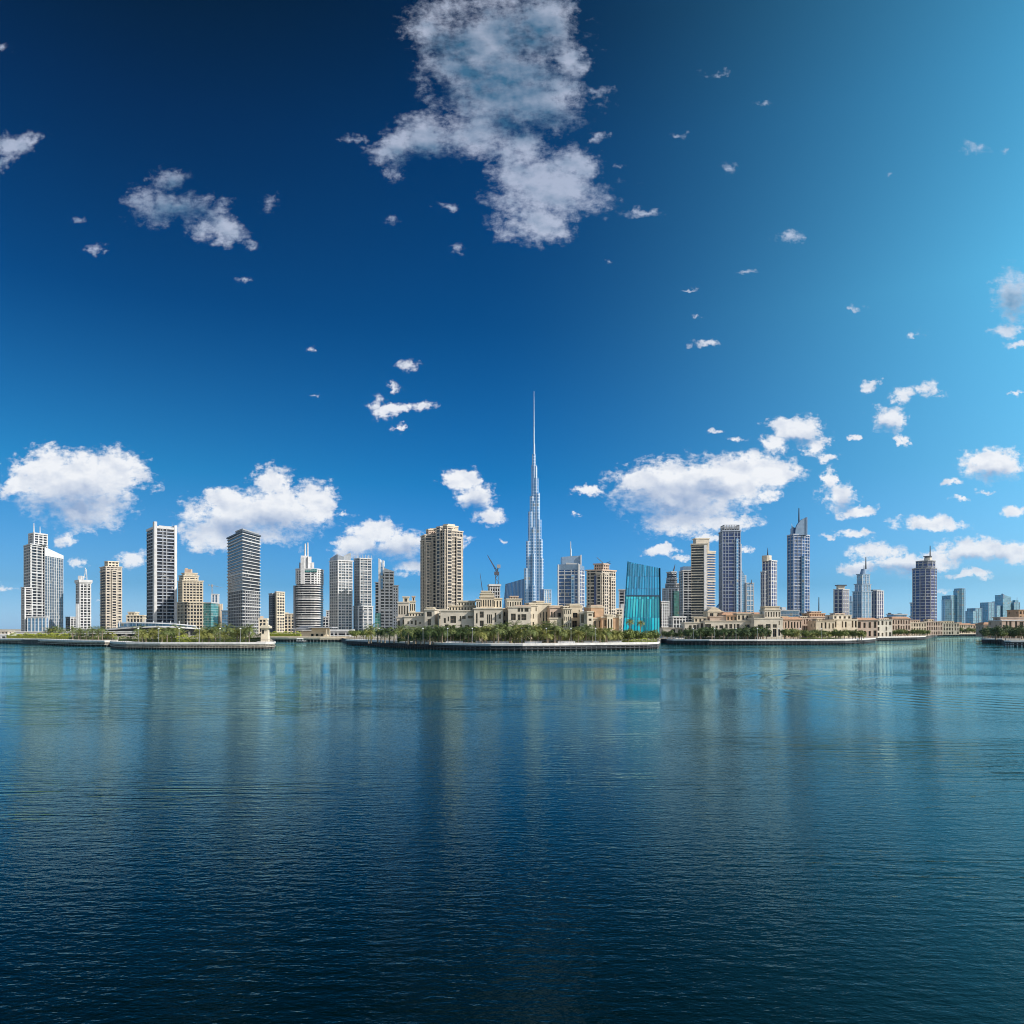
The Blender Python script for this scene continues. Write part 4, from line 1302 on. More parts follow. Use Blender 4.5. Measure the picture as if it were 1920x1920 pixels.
def volume(root, name, x0, y0, W, Dp, z0, H, m_, front=(), right=(), left=(), depth=.55, parent=None, cornice=True, cm=None, roof=None, big=1.6):
    """a box of walls with real openings; each window a part of its own"""
    mb = MB()
    faces = (((x0, y0, z0), (1, 0, 0), W, list(front)), ((x0 + W, y0, z0), (0, 1, 0), Dp, list(right)),
             ((x0, y0 + Dp, z0), (0, -1, 0), Dp, list(left)), ((x0 + W, y0 + Dp, z0), (-1, 0, 0), W, []))
    for o, ux, L, holes in faces:
        wall_with_holes(mb, o, ux, L, H, holes, depth)
    mb.face([(x0, y0, z0 + H), (x0 + W, y0, z0 + H), (x0 + W, y0 + Dp, z0 + H), (x0, y0 + Dp, z0 + H)])
    wo = link(name, mb.mesh(name, m_), parent or root)
    wp = wo if name != 'wall' else root
    for o, ux, L, holes in faces:
        inn = Vector((-ux[1], ux[0], 0))
        for a, b, c, e in holes:
            w, h = b - a, e - c
            p = Vector(o) + Vector(ux) * a + inn * depth + Vector((0, 0, c))
            wb = MB()
            wb.box(0, w, -.05, .05, 0, h)
            fm = MB()
            if w > 1.1:
                n = max(2, round(w / 1.3))
                for k in range(1, n):
                    fm.box(w * k / n - .06, w * k / n + .06, -.13, -.052, 0, h)
            if h > 2.4:
                fm.box(0, w, -.16, -.135, h * .45, h * .45 + .22)
            base = len(wb.v)
            for f, u in zip(fm.f, fm.uv):
                wb.f.append(tuple(i + base for i in f))
                wb.uv.append(u)
                wb.mi.append(1)
            wb.v += fm.v
            link('window', wb.mesh('window', WINDOW, FRAME), wp, p, math.atan2(ux[1], ux[0]))
    if cornice:
        cb = MB().box(x0 - .3, x0 + W + .3, y0 - .3, y0 + Dp + .3, z0 + H - .05, z0 + H + .45)
        link('cornice', cb.mesh('cornice', cm or m_), wp if name != 'wall' else root)
    return wo


HOUSE_N = [0]


def house(name, label, p0, p1, ytop, d, dep, m_, wins=(), rz=0.0, ybase=1208, cols=0, rows=0, upper=(), cm=None, cat='house', group=None, right=True, wz=(.25, .62), roofm=None, depth=.55, left=True):
    """wins: openings of the front as (px0, px1, py0, py1); cols x rows: evenly spread ones instead; upper: further storeys (p0, p1, ytop, setback, depth, material, cols)"""
    HOUSE_N[0] += 1
    rnd = random.Random(HOUSE_N[0] * 31)
    xl, xr = X(p0, d), X(p1, d)
    W = (xr - xl) / math.cos(rz)
    z0 = GZ - .05
    H = Zp(ytop, d) - z0
    root = thing(name, label, cat, ((xl + xr) / 2, d, z0), rz, group)
    holes = []
    for a, b, c, e in wins:
        u0, u1 = (a - p0) / (p1 - p0) * W, (b - p0) / (p1 - p0) * W
        za, zb = Zp(e, d) - z0, Zp(c, d) - z0
        holes.append((max(.15, u0), min(W - .15, u1), max(.2, za), min(H - .25, zb)))
    if cols and rows:
        sh = H / rows
        for r in range(rows):
            for c in range(cols):
                cw = W / cols
                ww = cw * rnd.uniform(.36, .62)
                xa = cw * (c + .5) - ww / 2
                za = r * sh + sh * wz[0]
                hh = sh * (wz[1] + rnd.uniform(-.12, .05))
                if rnd.random() < .92:
                    holes.append((xa, xa + ww, za, min(H - .4, za + hh)))
    sideh = []
    if right:
        nr, nc = max(1, round(H / 4.2)), max(1, round(dep / 4.5))
        for r in range(nr):
            for c in range(nc):
                if rnd.random() < .8:
                    cw = dep / nc
                    xa = cw * (c + .5) - .6
                    za = r * H / nr + H / nr * .3
                    sideh.append((xa, xa + 1.2, za, za + H / nr * rnd.uniform(.38, .5)))
    volume(root, 'wall', -W / 2, 0, W, dep, 0, H, m_, holes, sideh, sideh if left else [], cm=cm, depth=depth)
    for u in upper:
        a, b, yt, sb, dp, mm, nc = u[:7]
        zb_ = u[7] if len(u) > 7 else H + .3
        zb_ = Zp(zb_, d) - z0 if len(u) > 7 else zb_
        h2 = Zp(yt, d + sb) - z0 - zb_
        u0, u1 = (a - p0) / (p1 - p0) * W - W / 2, (b - p0) / (p1 - p0) * W - W / 2
        hl = []
        for c in range(nc):
            cw = (u1 - u0) / nc
            ww = cw * .48
            xa = cw * (c + .5) - ww / 2
            hl.append((xa, xa + ww, h2 * .18, h2 * .78))
        sr = [(dp * .3, dp * .3 + min(1.4, dp * .4), h2 * .2, h2 * .76)] if dp > 2 else []
        volume(root, 'upper_storey', u0, sb, u1 - u0, dp, zb_, h2, mm, hl, sr, sr, cm=u[8] if len(u) > 8 else None)
    if roofm:
        rb = MB()
        x0, x1, y0, y1, zz = -W / 2 - .6, W / 2 + .6, -.6, dep + .6, H + .46
        rh = min(1.6, dep * .18)
        rb.prism([(x0, y0), (x1, y0), (x1, y1), (x0, y1)], zz, zz + rh, [(x0 + 2.2, y0 + 3), (x1 - 2.2, y0 + 3), (x1 - 2.2, y1 - 3), (x0 + 2.2, y1 - 3)])
        link('roof', rb.mesh('roof', roofm), root)
    return root


# --- centre island, left to right
D = 335
house('villa_tower', 'beige villa with a columned corner tower at the left end of the island', 744, 768, 1158, D, 9, BEIGE, [(746, 750, 1164, 1180), (755, 760, 1162, 1171)], R(6),
      upper=[(746, 766, 1130, 1, 7, BEIGE, 4), (755, 766, 1120, 2, 5, CREAM, 1, 1130)])
house('small_villa_tower', 'slim beige rooftop tower with a pinnacle behind the low grey wall house', 766, 781, 1150, D + 16, 7, CREAM, [], R(8), upper=[(768, 779, 1128, .6, 5.5, CREAM, 3), (773, 778, 1119, 1.5, 3, ROSE, 1, 1128)])
house('low_villa', 'low grey beige villa wing with four small square windows', 758, 797, 1157, D - 8, 12, GBEIGE, [(764, 766.5, 1165, 1170), (770, 774, 1164, 1170), (777.5, 781, 1163, 1172), (786, 789, 1166, 1170)], R(2),
      upper=[(765, 793, 1149, 4, 6, CREAM, 5)])
house('bay_villa', 'grey beige villa with a tall glazed bay of two stacked windows', 796, 815, 1144, D - 12, 12, GBEIGE, [(800, 809.5, 1147, 1156), (801.5, 808, 1161, 1172), (800, 809, 1176, 1186)], R(-4),
      upper=[(799, 811, 1140.5, .8, 5, CREAM, 0)])
house('terrace_villa', 'cream villa set back behind a roof terrace left of the balcony villa', 812, 846, 1149, D + 4, 14, CREAM, [(814, 818, 1152, 1160), (822, 826, 1154, 1160), (816, 819, 1166, 1173), (832, 836, 1153, 1159)], R(3),
      upper=[(815, 836, 1144, 3, 6, CREAM, 4)])
house('balcony_villa', 'wide grey beige villa with a projecting glazed balcony bay', 826, 892, 1146, D - 16, 14, GBEIGE,
      [(832, 836, 1159, 1168), (839.5, 842, 1156, 1165), (844.5, 855, 1155, 1168), (862, 865, 1155, 1165), (866.5, 873, 1155, 1160.5), (877, 886.5, 1154.5, 1159.5), (834, 841, 1171, 1182), (848, 853, 1172, 1178), (862, 866, 1171, 1175), (872, 879, 1172, 1180)], R(3),
      upper=[(841, 892, 1137, 5, 8, SAND, 9), (858, 891, 1128, 7, 6, CREAM, 6, 1136)])
house('tall_villa', 'tall grey beige villa with a louvred rooftop tower in the middle of the row', 889, 943, 1142, D - 18, 16, GBEIGE,
      [(892.5, 895.5, 1150, 1169), (899.5, 907, 1146.5, 1158), (899.5, 907, 1163.5, 1174), (913, 915, 1152, 1169), (916, 919.5, 1152, 1169), (920.5, 922.5, 1152, 1169), (927.5, 930.5, 1149, 1167), (935, 939, 1152, 1160), (934, 938, 1171, 1178), (930, 932, 1171, 1178), (902, 907, 1178, 1186)], R(3),
      upper=[(893, 901, 1125, 1.5, 8, GBEIGE, 2), (900, 927, 1120, 3, 9, SAND, 6), (919, 942, 1123, 6, 8, CREAM, 4), (901, 926, 1114, 3.4, 8, CREAM, 0, 1120), (903, 921, 1109.5, 4, 6.5, CREAM, 0, 1114)])
house('round_top_villa', 'cream villa block with a dark pavilion roof behind the louvred tower', 948, 982, 1146, D + 18, 12, CREAM, [], R(6), cols=6, rows=3, upper=[(951, 979, 1124, 2, 8, CREAM, 6), (958, 973, 1119, 3, 5, ROSE, 3, 1124)])
house('narrow_villa', 'narrow sunlit cream villa front between two grey beige villas', 942, 958, 1142, D - 10, 12, CREAM, [(945, 948, 1147, 1155), (951, 954, 1150, 1162), (945, 948, 1163, 1170)], R(14))
house('loggia_villa', 'villa with a two storey loggia of square dark openings right of centre', 953, 995, 1139, D - 20, 14, GBEIGE,
      [(958, 967, 1150.5, 1163), (970.5, 976, 1152, 1163), (977.5, 987, 1151.5, 1163), (970.5, 975.5, 1140.2, 1147), (977, 981, 1140.2, 1147), (983.5, 991, 1140.2, 1147), (960, 968, 1173, 1180), (972, 979, 1173, 1183), (984, 990, 1172, 1180)], R(3),
      upper=[(968, 994, 1136.5, 1, 8, ROSE, 0)])
house('lattice_villa', 'slender villa tower covered in small lattice windows with a brown side', 992, 1008, 1136, D - 14, 13, CREAM, [], R(16), cols=3, rows=5, upper=[(994, 1006, 1132, 1, 6, CREAM, 0)])
house('cream_villa', 'plain cream villa block with tall narrow slits below the spire tower', 1007, 1033, 1132, D - 8, 13, CREAM, [(1018, 1020.5, 1147, 1167), (1024, 1026, 1147, 1167), (1012, 1014, 1150, 1158), (1029, 1031, 1140, 1150)], R(12), upper=[(1008, 1022, 1128.5, 2, 8, SAND, 0)])
house('arched_villa', 'orange beige villa with deep shaded openings left of the striped tower villa', 1031, 1058, 1140, D - 12, 13, ROSE, [(1033, 1036, 1147, 1160), (1038, 1041, 1147, 1160), (1045, 1052, 1149, 1162), (1037, 1050, 1165, 1170), (1036, 1040, 1174, 1182)], R(10),
      upper=[(1033, 1056, 1137, 2, 8, SAND, 0), (1028, 1050, 1160, -3, 3.2, CREAM, 0, 1178)])
house('pierced_villa', 'white cream villa tower with columns of tiny square windows', 1057, 1072, 1142, D - 16, 12, CREAM, [], R(8), cols=4, rows=5, upper=[(1058, 1066, 1138, .8, 6, CREAM, 1)])
house('recess_villa', 'sandy villa with a recessed brown panel front and low balcony', 1069, 1092, 1137, D - 8, 12, SAND, [(1074, 1083, 1149, 1158), (1073, 1082, 1164, 1176), (1085, 1087, 1143, 1150), (1085, 1088, 1172, 1177)], R(8), upper=[(1070, 1088, 1134, 1, 8, CREAM, 0)])
house('gate_villa', 'grey villa with one tall dark window beside the narrow tower', 1087, 1104, 1150, D - 20, 12, GBEIGE, [(1089.5, 1095, 1152, 1168)], R(-6))
house('stair_villa', 'narrow cream stair tower with a ladder of small square openings', 1101, 1112, 1148, D - 22, 8, CREAM, [], R(14), cols=1, rows=6, wz=(.3, .4))
house('terracotta_villa', 'terracotta villa block with cream frame in front of the beige glass strip tower', 1108, 1132, 1139, D + 4, 12, ORANGE, [(1112, 1115, 1147, 1157), (1115, 1121.5, 1164, 1171)], R(10), cm=CREAM,
      upper=[(1110, 1130, 1136, 1, 8, ROSE, 0), (1107, 1126, 1160, -3.5, 3.4, SAND, 2, 1180)])
house('end_villa', 'low orange villa with cream columns at the right end of the island', 1128, 1165, 1158, D - 2, 10, ORANGE, [(1133, 1136, 1162, 1174), (1148, 1150, 1162, 1178)], R(8), cm=CREAM,
      upper=[(1137, 1148, 1154, -1, 6, CREAM, 2, 1185), (1160, 1164, 1153, -.8, 5, CREAM, 1, 1185)])

# --- right bank
D = 455
house('low_lodge', 'low grey flat roofed lodge at the left end of the right bank', 1243, 1288, 1178, D, 14, GBEIGE, [(1259, 1266, 1180, 1186), (1272, 1282, 1180, 1186)], R(-3), ybase=1203)
house('arcade_house', 'grey beige house with tall dark windows left on the right bank', 1284, 1326, 1168, D - 8, 14, GBEIGE, [(1283.5, 1287, 1178, 1184), (1292, 1297, 1172.5, 1184), (1300, 1305, 1172, 1180), (1307, 1310, 1171, 1180), (1314, 1318, 1168.5, 1184)], R(-3),
      upper=[(1304, 1327, 1158, 4, 8, SAND, 3)])
r_ = house('vaulted_house', 'beige house with a rounded barrel roof behind the right bank arcade', 1325, 1358, 1160, D + 25, 12, SAND, [(1329, 1333, 1165, 1172)], R(4), upper=[(1328, 1357, 1147, 1, 9, SAND, 2)])
vb = MB()
wv = (X(1357, D + 26) - X(1328, D + 26))
pr = [(-wv / 2 + wv * k / 10 + .0, Zp(1147, D + 26) - GZ + .3 + math.sin(math.pi * k / 10) * 2.6) for k in range(11)]
for yv, rev in ((1.2, True), (9.5, False)):
    pp = [(a - .1, yv, z) for a, z in pr]
    vb.face(pp if not rev else pp[::-1])
for (a, z), (c, w2) in zip(pr, pr[1:]):
    vb.face([(a - .1, 1.2, z), (c - .1, 1.2, w2), (c - .1, 9.5, w2), (a - .1, 9.5, z)])
vb.face([(pr[0][0] - .1, 1.2, pr[0][1]), (pr[0][0] - .1, 9.5, pr[0][1]), (pr[-1][0] - .1, 9.5, pr[-1][1]), (pr[-1][0] - .1, 1.2, pr[-1][1])])
link('barrel_roof', vb.mesh('barrel_roof', SAND), r_)
house('long_house', 'long grey beige house with an evenly spaced row of dark windows', 1322, 1416, 1165, D - 14, 16, GBEIGE,
      [(1322.5, 1333.5, 1170, 1184), (1342, 1346, 1173, 1178.5), (1349, 1356, 1172.5, 1178.5), (1360, 1364.5, 1170.5, 1178.5), (1367.5, 1373, 1170, 1178.5), (1376, 1379, 1170, 1178.5), (1381, 1386.5, 1170, 1178.5), (1396, 1405.5, 1171, 1178), (1408, 1412, 1171, 1178)], R(-2),
      upper=[(1336, 1366, 1157, 6, 7, ROSE, 0), (1366, 1386, 1154, 5, 8, ORANGE, 3), (1385, 1416, 1151, 4, 9, SAND, 4)])
house('orange_roof_house', 'house with a long low clay roof behind the long windowed house', 1354, 1430, 1154, D + 18, 12, ROSE, [], R(0), cols=9, rows=3, roofm=TILE)
house('bay_house', 'grey three bay house with stacked dark openings and a colonnaded upper floor', 1414, 1468, 1160, D - 22, 16, GBEIGE,
      [(1420.5, 1431, 1171, 1180), (1436, 1445, 1170, 1178), (1449, 1456.5, 1170.5, 1177), (1420.5, 1431, 1184, 1194), (1436.5, 1445, 1182, 1194), (1449, 1456, 1179, 1194), (1459, 1463, 1180, 1192), (1460, 1462, 1164, 1172)], R(0),
      upper=[(1418, 1440, 1153, 6, 7, SAND, 0), (1437, 1467, 1144, 3, 9, GBEIGE, 6), (1438, 1466, 1138, 3.6, 8, SAND, 0, 1144)])
for args in (
    ('clay_roof_house', 'rose beige house with a clay roof just right of the three bay house', 1465, 1504, 1163, D - 6, 12, ROSE, 7, 2, TILE, [(1466, 1482, 1156, 4, 6, CREAM, 4)]),
    ('colonnade_house', 'rose beige house with dark colonnade openings under a low clay roof', 1500, 1532, 1160, D + 6, 12, ROSE, 6, 3, TILE, []),
    ('ornate_house', 'ornate stepped house with small arched windows under the lone mast', 1518, 1556, 1157, D + 20, 12, ROSE, 8, 3, None, [(1520, 1552, 1151, 2, 8, ORANGE, 9), (1526, 1546, 1147.5, 3, 5, ROSE, 6, 1151)]),
    ('square_house', 'square sand house with two large shaded bays facing the water', 1530, 1566, 1165, D - 8, 12, SAND, 5, 2, None, []),
    ('stepped_house', 'sand house with a grey stepped rooftop in front of the winged tower', 1562, 1610, 1162, D + 2, 14, SAND, 7, 2, None, [(1566, 1604, 1154, 3, 8, GBEIGE, 4), (1572, 1592, 1151, 4, 5, ROSE, 2, 1154)]),
    ('blank_house', 'rose grey house with a big blank side wall below the blue spired tower', 1606, 1646, 1164, D + 30, 14, ROSE, 4, 2, TILE, []),
    ('dark_bay_house', 'grey house with large dark open bays at the right end of the main bank', 1626, 1676, 1163, D + 50, 14, GBEIGE, 6, 3, None, [(1652, 1672, 1160, 2, 7, ROSE, 5)]),
    ('terrace_house', 'orange beige terrace house first right of the grey dark bayed house', 1672, 1708, 1161, D + 130, 14, ROSE, 7, 3, TILE, []),
    ('terrace_house', 'sunlit cream terrace house with three rows of openings, near the channel bend', 1702, 1738, 1168, D + 170, 14, SAND, 7, 3, None, [(1706, 1728, 1163, 2, 7, ROSE, 5)]),
    ('terrace_house', 'rose terrace house with arches below the indigo round tower', 1732, 1768, 1166, D + 220, 14, ROSE, 8, 3, TILE, []),
    ('terrace_house', 'sand terrace house with dark balconies right of the indigo round tower foot', 1764, 1798, 1169, D + 270, 14, SAND, 7, 3, None, [(1768, 1790, 1165, 2, 7, CREAM, 5)]),
    ('terrace_house', 'small cream terrace house at the far bend of the channel', 1794, 1824, 1172, D + 420, 14, SAND, 7, 3, TILE, []),
    ('terrace_house', 'tiny rose terrace house just left of the far right tree clump', 1820, 1852, 1173, D + 440, 14, ROSE, 7, 3, TILE, []),
):
    nm, lb, a, b, yt, dd, dp, mm, cs, rs, rm, up = args
    if not up:
        w_h = (b - a)
        k0 = random.uniform(.05, .45)
        up = [(a + w_h * k0, a + w_h * (k0 + random.uniform(.25, .5)), yt - random.uniform(3, 5.5), 2.5, 7, random.choice((SAND, ROSE, CREAM)), 3)]
        rm = None if random.random() < .5 else rm
    house(nm, lb, a, b, yt, dd, dp, mm, [], R(random.uniform(-6, 14)), cols=cs, rows=rs, upper=up, roofm=rm, depth=.9, wz=(.16, .72))
# --- far right bank
D = 470
house('pink_house', 'pink beige house with white columns and tall dark windows at the right edge', 1880, 1925, 1164, D, 16, ROSE, [(1887, 1890, 1163, 1176), (1893, 1897, 1162, 1178), (1903, 1907, 1162, 1178), (1911, 1918, 1166, 1176)], R(-6), cm=WHITE,
      upper=[(1884, 1925, 1158, 4, 9, ROSE, 0)])
house('shed_house', 'long low rose house behind the far right trees', 1846, 1884, 1172, D + 70, 12, ROSE, [], R(-8), cols=8, rows=2, roofm=TILE)
house('orange_house', 'orange block house peeking over the pink house at the right edge', 1911, 1945, 1144, D + 60, 14, ORANGE, [], R(-4), cols=5, rows=5)

# --- left bank
D = 420
house('kiosk', 'small white flat roofed kiosk at the far left edge of the bank', -14, 14, 1190, D, 8, WHITE, [(-10, -2, 1192, 1198), (3, 9, 1193, 1198)], R(3), cat='kiosk', upper=[(-12, 12, 1184, 1, 6, BEIGE, 4)])
t = Tower('viaduct', 'long low white road viaduct behind the green hedges on the left', 140, 560, 'bridge')
for a, b, y0, y1 in ((8, 300, 1187, 1183),):
    t.solid('deck', flat(a, b, 560, 14, 0), Zp(1188.5, 560), Zp(1185, 560), WHITE)
    t.solid('parapet', flat(a, b, 559.5, .4, 0), Zp(1185, 560), Zp(1183.8, 560), WHITE)
    for x in range(a + 10, b, 24):
        link('pier', MB().box(-.8, .8, 0, 10, 0, Zp(1188.5, 560) - 2.2).mesh('pier', PALE), t.root, (X(x, 560) - t.o.x, 2, 0))
# curved mall podium
D = 640
t = Tower('curved_podium', 'long low curved mall with sweeping white roofs and blue glazing', 260, D, 'building')


def sweep(pts, dep, zlow):
    """closed slab along (px, d, ztop) points, dep metres deep"""
    mb = MB()
    F_, B_ = [], []
    for px, dd, z in pts:
        F_.append((X(px, dd) - t.o.x, dd - t.o.y, z - t.z))
        B_.append((X(px, dd + dep) - t.o.x, dd + dep - t.o.y, z - t.z))
    n = len(pts)
    h = zlow
    u = 0
    for i in range(n - 1):
        a, b, c, e = F_[i], F_[i + 1], B_[i + 1], B_[i]
        L = math.dist(a[:2], b[:2])
        za, zb = (a[2] - h if h > 0 else -h - t.z), (b[2] - h if h > 0 else -h - t.z)
        mb.face([(a[0], a[1], za), (b[0], b[1], zb), b, a], [(u, za), (u + L, zb), (u + L, b[2]), (u, a[2])])
        mb.face([a, b, c, e])
        mb.face([(c[0], c[1], zb), (e[0], e[1], za), e, c])
        mb.face([(b[0], b[1], zb), (a[0], a[1], za), (e[0], e[1], za), (c[0], c[1], zb)])
        u += L
    for i in (0, n - 1):
        a, e = F_[i], B_[i]
        za = a[2] - h if h > 0 else -h - t.z
        q = [(a[0], a[1], za), a, e, (e[0], e[1], za)]
        mb.face(q if i == 0 else q[::-1])
    return mb


low = [(136, D + 20, Zp(1182.5, D)), (170, D + 8, Zp(1181, D)), (210, D, Zp(1178, D)), (250, D - 6, Zp(1175, D)), (290, D - 8, Zp(1173.5, D)), (330, D - 6, Zp(1174, D)), (368, D, Zp(1177, D)), (384, D + 8, Zp(1180, D))]
link('lower_roof', sweep(low, 26, 1.3).mesh('lower_roof', WHITE), t.root)
link('lower_glazing', sweep([(a, b + 2.5, c - 1.3) for a, b, c in low], 20, -2.0).mesh('lower_glazing', G_DARK), t.root)
up = [(221, D + 10, Zp(1167, D)), (250, D + 6, Zp(1166.3, D)), (290, D + 4, Zp(1167, D)), (330, D + 5, Zp(1169, D)), (368, D + 9, Zp(1172.5, D))]
link('upper_roof', sweep(up, 22, .9).mesh('upper_roof', WHITE), t.root)
link('upper_glazing', sweep([(a, b + 3, c - .9) for a, b, c in up], 16, -5.0).mesh('upper_glazing', G_SKY), t.root)
me = MB().box(-.2, .2, -.2, .2, 0, 5.0).mesh('roof_post', WHITE)
for a in range(224, 368, 16):
    link('roof_post', me, t.root, (X(a, D + 8) - t.o.x, 8, Zp(1175, D) - t.z))
# restaurant pavilion with a wide flat roof
D = 500
t = Tower('restaurant', 'low sandy restaurant pavilion with wide overhanging dark roofs', 590, D, 'building')
t.solid('wall', flat(562, 612, D, 14, 2), 2, Zp(1184, D), SAND)
t.solid('roof', flat(545, 582, D - 4, 20, 2), Zp(1180, D), Zp(1178.4, D), GREY)
t.solid('roof', flat(578, 622, D - 3, 18, 0), Zp(1177.5, D), Zp(1175.5, D), GREY)
t.solid('roof_ridge', flat(556, 600, D + 2, 8, 2), Zp(1178.4, D), Zp(1173, D), DGREY, flat(565, 585, D + 4, 4, 2))
t.solid('upper_wall', flat(584, 611, D + 1, 10, 0), Zp(1184, D), Zp(1177.5, D), SAND)
for x in (570, 577, 585, 594, 603):
    link('window', MB().box(-.8, .8, -.12, .2, 0, 2.4).mesh('window', WINDOW), t.root, (X(x, D) - t.o.x, .9, Zp(1195, D) - t.z))
for x in (548, 556, 614, 620):
    link('column', MB().box(-.3, .3, -.3, .3, 0, Zp(1180, D) - 2.2).mesh('column', SAND), t.root, (X(x, D) - t.o.x, -2.5, 0))
t = Tower('terrace_cafe', 'low white terrace cafe with open bays under the jagged tower', 641, 540, 'building')
t.shaft(flat(619, 656, 540, 12, 0), 2, Zp(1184, 540), 2, G_DARK, WHITE, .7, .5, WHITE, .7, 3)
t = Tower('white_canopy', 'flat white canopy roof on slim posts left of the fin tower base', 690, 520, 'canopy')
t.solid('canopy_roof', flat(682, 708, 520, 9, 0), Zp(1179, 520), Zp(1177, 520), WHITE)
for x in (684, 691, 698, 706):
    link('post', MB().box(-.25, .25, -.25, .25, 0, Zp(1179, 520) - 2.2).mesh('post', PALE), t.root, (X(x, 520) - t.o.x, 1, 0))
# stone pavilion on the point
D = 308
t = Tower('pavilion', 'square cream stone pavilion with a flat cap on the end of the left quay', 497, D, 'pavilion')
t.solid('wall', flat(488.5, 503, D, 3.4, .3), 2.2, Zp(1178, D), CREAM, flat(490, 502, D + .2, 3, .3))
t.solid('roof', flat(487, 505, D - .6, 4.6, .3), Zp(1178, D), Zp(1174, D), CREAM)
t.solid('roof_cap', flat(489, 503, D - .1, 3.6, .3), Zp(1174, D), Zp(1172, D), CREAM)
link('window', MB().box(-.35, .35, -.12, .1, 0, 1.5).mesh('window', WINDOW), t.root, (X(493, D) - t.o.x, .2, Zp(1188, D) - t.z))
t.solid('plinth', flat(486.5, 508, D - .8, 5, .3), 2.2, Zp(1203, D), CREAM)

# ------------------------------------------------------------------ quays
DZ = 2.75


def quay(name, label, pts, width=7.0, piles=60, lower=True, deckm=DECK, fasc=DECKDARK, pile_mat=PILE, pr=.28, zdeck=DZ):
    """boardwalk on piles along (px, d) points of its water edge"""
    pw = [P(a, b) for a, b in pts]
    n = len(pw)
    nr = []
    for i in range(n):
        e = (pw[min(i + 1, n - 1)] - pw[max(i - 1, 0)]).normalized()
        nr.append(Vector((-e.y, e.x)))
    o = pw[n // 2]
    root = thing(name, label, 'quay', (o.x, o.y, 0))
    rel = [p - o for p in pw]

    def strip(k0, k1, z0, z1):
        mb = MB()
        A = [r + q * k0 for r, q in zip(rel, nr)]
        B = [r + q * k1 for r, q in zip(rel, nr)]
        for i in range(n - 1):
            a, b, c, e = A[i], A[i + 1], B[i + 1], B[i]
            mb.face([(a.x, a.y, z0), (b.x, b.y, z0), (b.x, b.y, z1), (a.x, a.y, z1)])
            mb.face([(a.x, a.y, z1), (b.x, b.y, z1), (c.x, c.y, z1), (e.x, e.y, z1)])
            mb.face([(c.x, c.y, z0), (e.x, e.y, z0), (e.x, e.y, z1), (c.x, c.y, z1)])
            mb.face([(b.x, b.y, z0), (a.x, a.y, z0), (e.x, e.y, z0), (c.x, c.y, z0)])
        for i, s_ in ((0, 1), (n - 1, -1)):
            a, e = A[i], B[i]
            q = [(a.x, a.y, z0), (a.x, a.y, z1), (e.x, e.y, z1), (e.x, e.y, z0)]
            mb.face(q[::s_])
        return mb
    link('deck', strip(0, width, zdeck - .75, zdeck).mesh('deck', deckm), root)
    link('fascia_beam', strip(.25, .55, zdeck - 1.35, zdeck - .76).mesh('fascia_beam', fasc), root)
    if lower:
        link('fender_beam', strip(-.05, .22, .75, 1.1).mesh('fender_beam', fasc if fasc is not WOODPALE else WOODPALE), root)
    link('back_wall', strip(2.2, 2.6, -1, zdeck - .76).mesh('back_wall', SEAWALL), root)
    if lower:
        rb = MB()
        for i in range(n - 1):
            a, b = rel[i] + nr[i] * .35, rel[i + 1] + nr[i + 1] * .35
            for zz, r_ in ((zdeck + 1.05, .045), (zdeck + .6, .025)):
                rb.tube((a.x, a.y, zz), (b.x, b.y, zz), r_, n=4)
            m3 = max(2, int((b - a).length / 2.4))
            for k in range(m3):
                p = a.lerp(b, k / m3)
                rb.tube((p.x, p.y, zdeck), (p.x, p.y, zdeck + 1.05), .045, n=4)
        link('railing', rb.mesh('railing', DARKMET), root)
    me = MB().tube((0, 0, -1), (0, 0, zdeck - .7), pr, pr, 8).mesh('pile', pile_mat)
    seg = [(rel[i + 1] - rel[i]).length for i in range(n - 1)]
    tot = sum(seg)
    for k in range(piles):
        s_ = tot * (k + .5) / piles
        i = 0
        while i < n - 2 and s_ > seg[i]:
            s_ -= seg[i]
            i += 1
        p = rel[i].lerp(rel[i + 1], s_ / seg[i]) + nr[i] * .55
        link('pile', me, root, (p.x, p.y, 0))
    return root


quay('far_left_quay', 'low pale quay on short piles along the far left bank', [(-260, 440), (-80, 418), (0, 404), (60, 388), (110, 356), (150, 340), (196, 334), (222, 338)], 8, 70, True, DECK, WOODPALE)
quay('garden_quay', 'curved pale boardwalk on piles in front of the palm garden on the left', [(206, 318), (216, 302), (236, 292), (300, 288), (380, 288), (450, 289), (498, 292), (513, 298), (517, 312)], 7, 90, True, DECK, WOODPALE)
quay('channel_quay', 'low sandy quay wall along the back of the small channel', [(500, 468), (540, 464), (600, 462), (650, 466)], 6, 24, False, SAND, SAND)
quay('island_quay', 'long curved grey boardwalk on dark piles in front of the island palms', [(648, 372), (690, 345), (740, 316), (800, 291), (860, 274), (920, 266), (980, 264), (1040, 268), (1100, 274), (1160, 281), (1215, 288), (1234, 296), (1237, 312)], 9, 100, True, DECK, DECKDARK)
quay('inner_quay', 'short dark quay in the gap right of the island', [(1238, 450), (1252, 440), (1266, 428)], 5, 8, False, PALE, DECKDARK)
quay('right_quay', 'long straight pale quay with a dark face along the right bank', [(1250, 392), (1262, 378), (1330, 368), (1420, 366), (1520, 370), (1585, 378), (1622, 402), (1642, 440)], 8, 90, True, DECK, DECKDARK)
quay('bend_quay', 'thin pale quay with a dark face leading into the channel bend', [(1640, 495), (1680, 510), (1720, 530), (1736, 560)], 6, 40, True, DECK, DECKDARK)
quay('far_quay', 'dark low far quay line at the end of the channel', [(1736, 800), (1790, 830), (1838, 850)], 6, 20, False, SAND, DECKDARK)
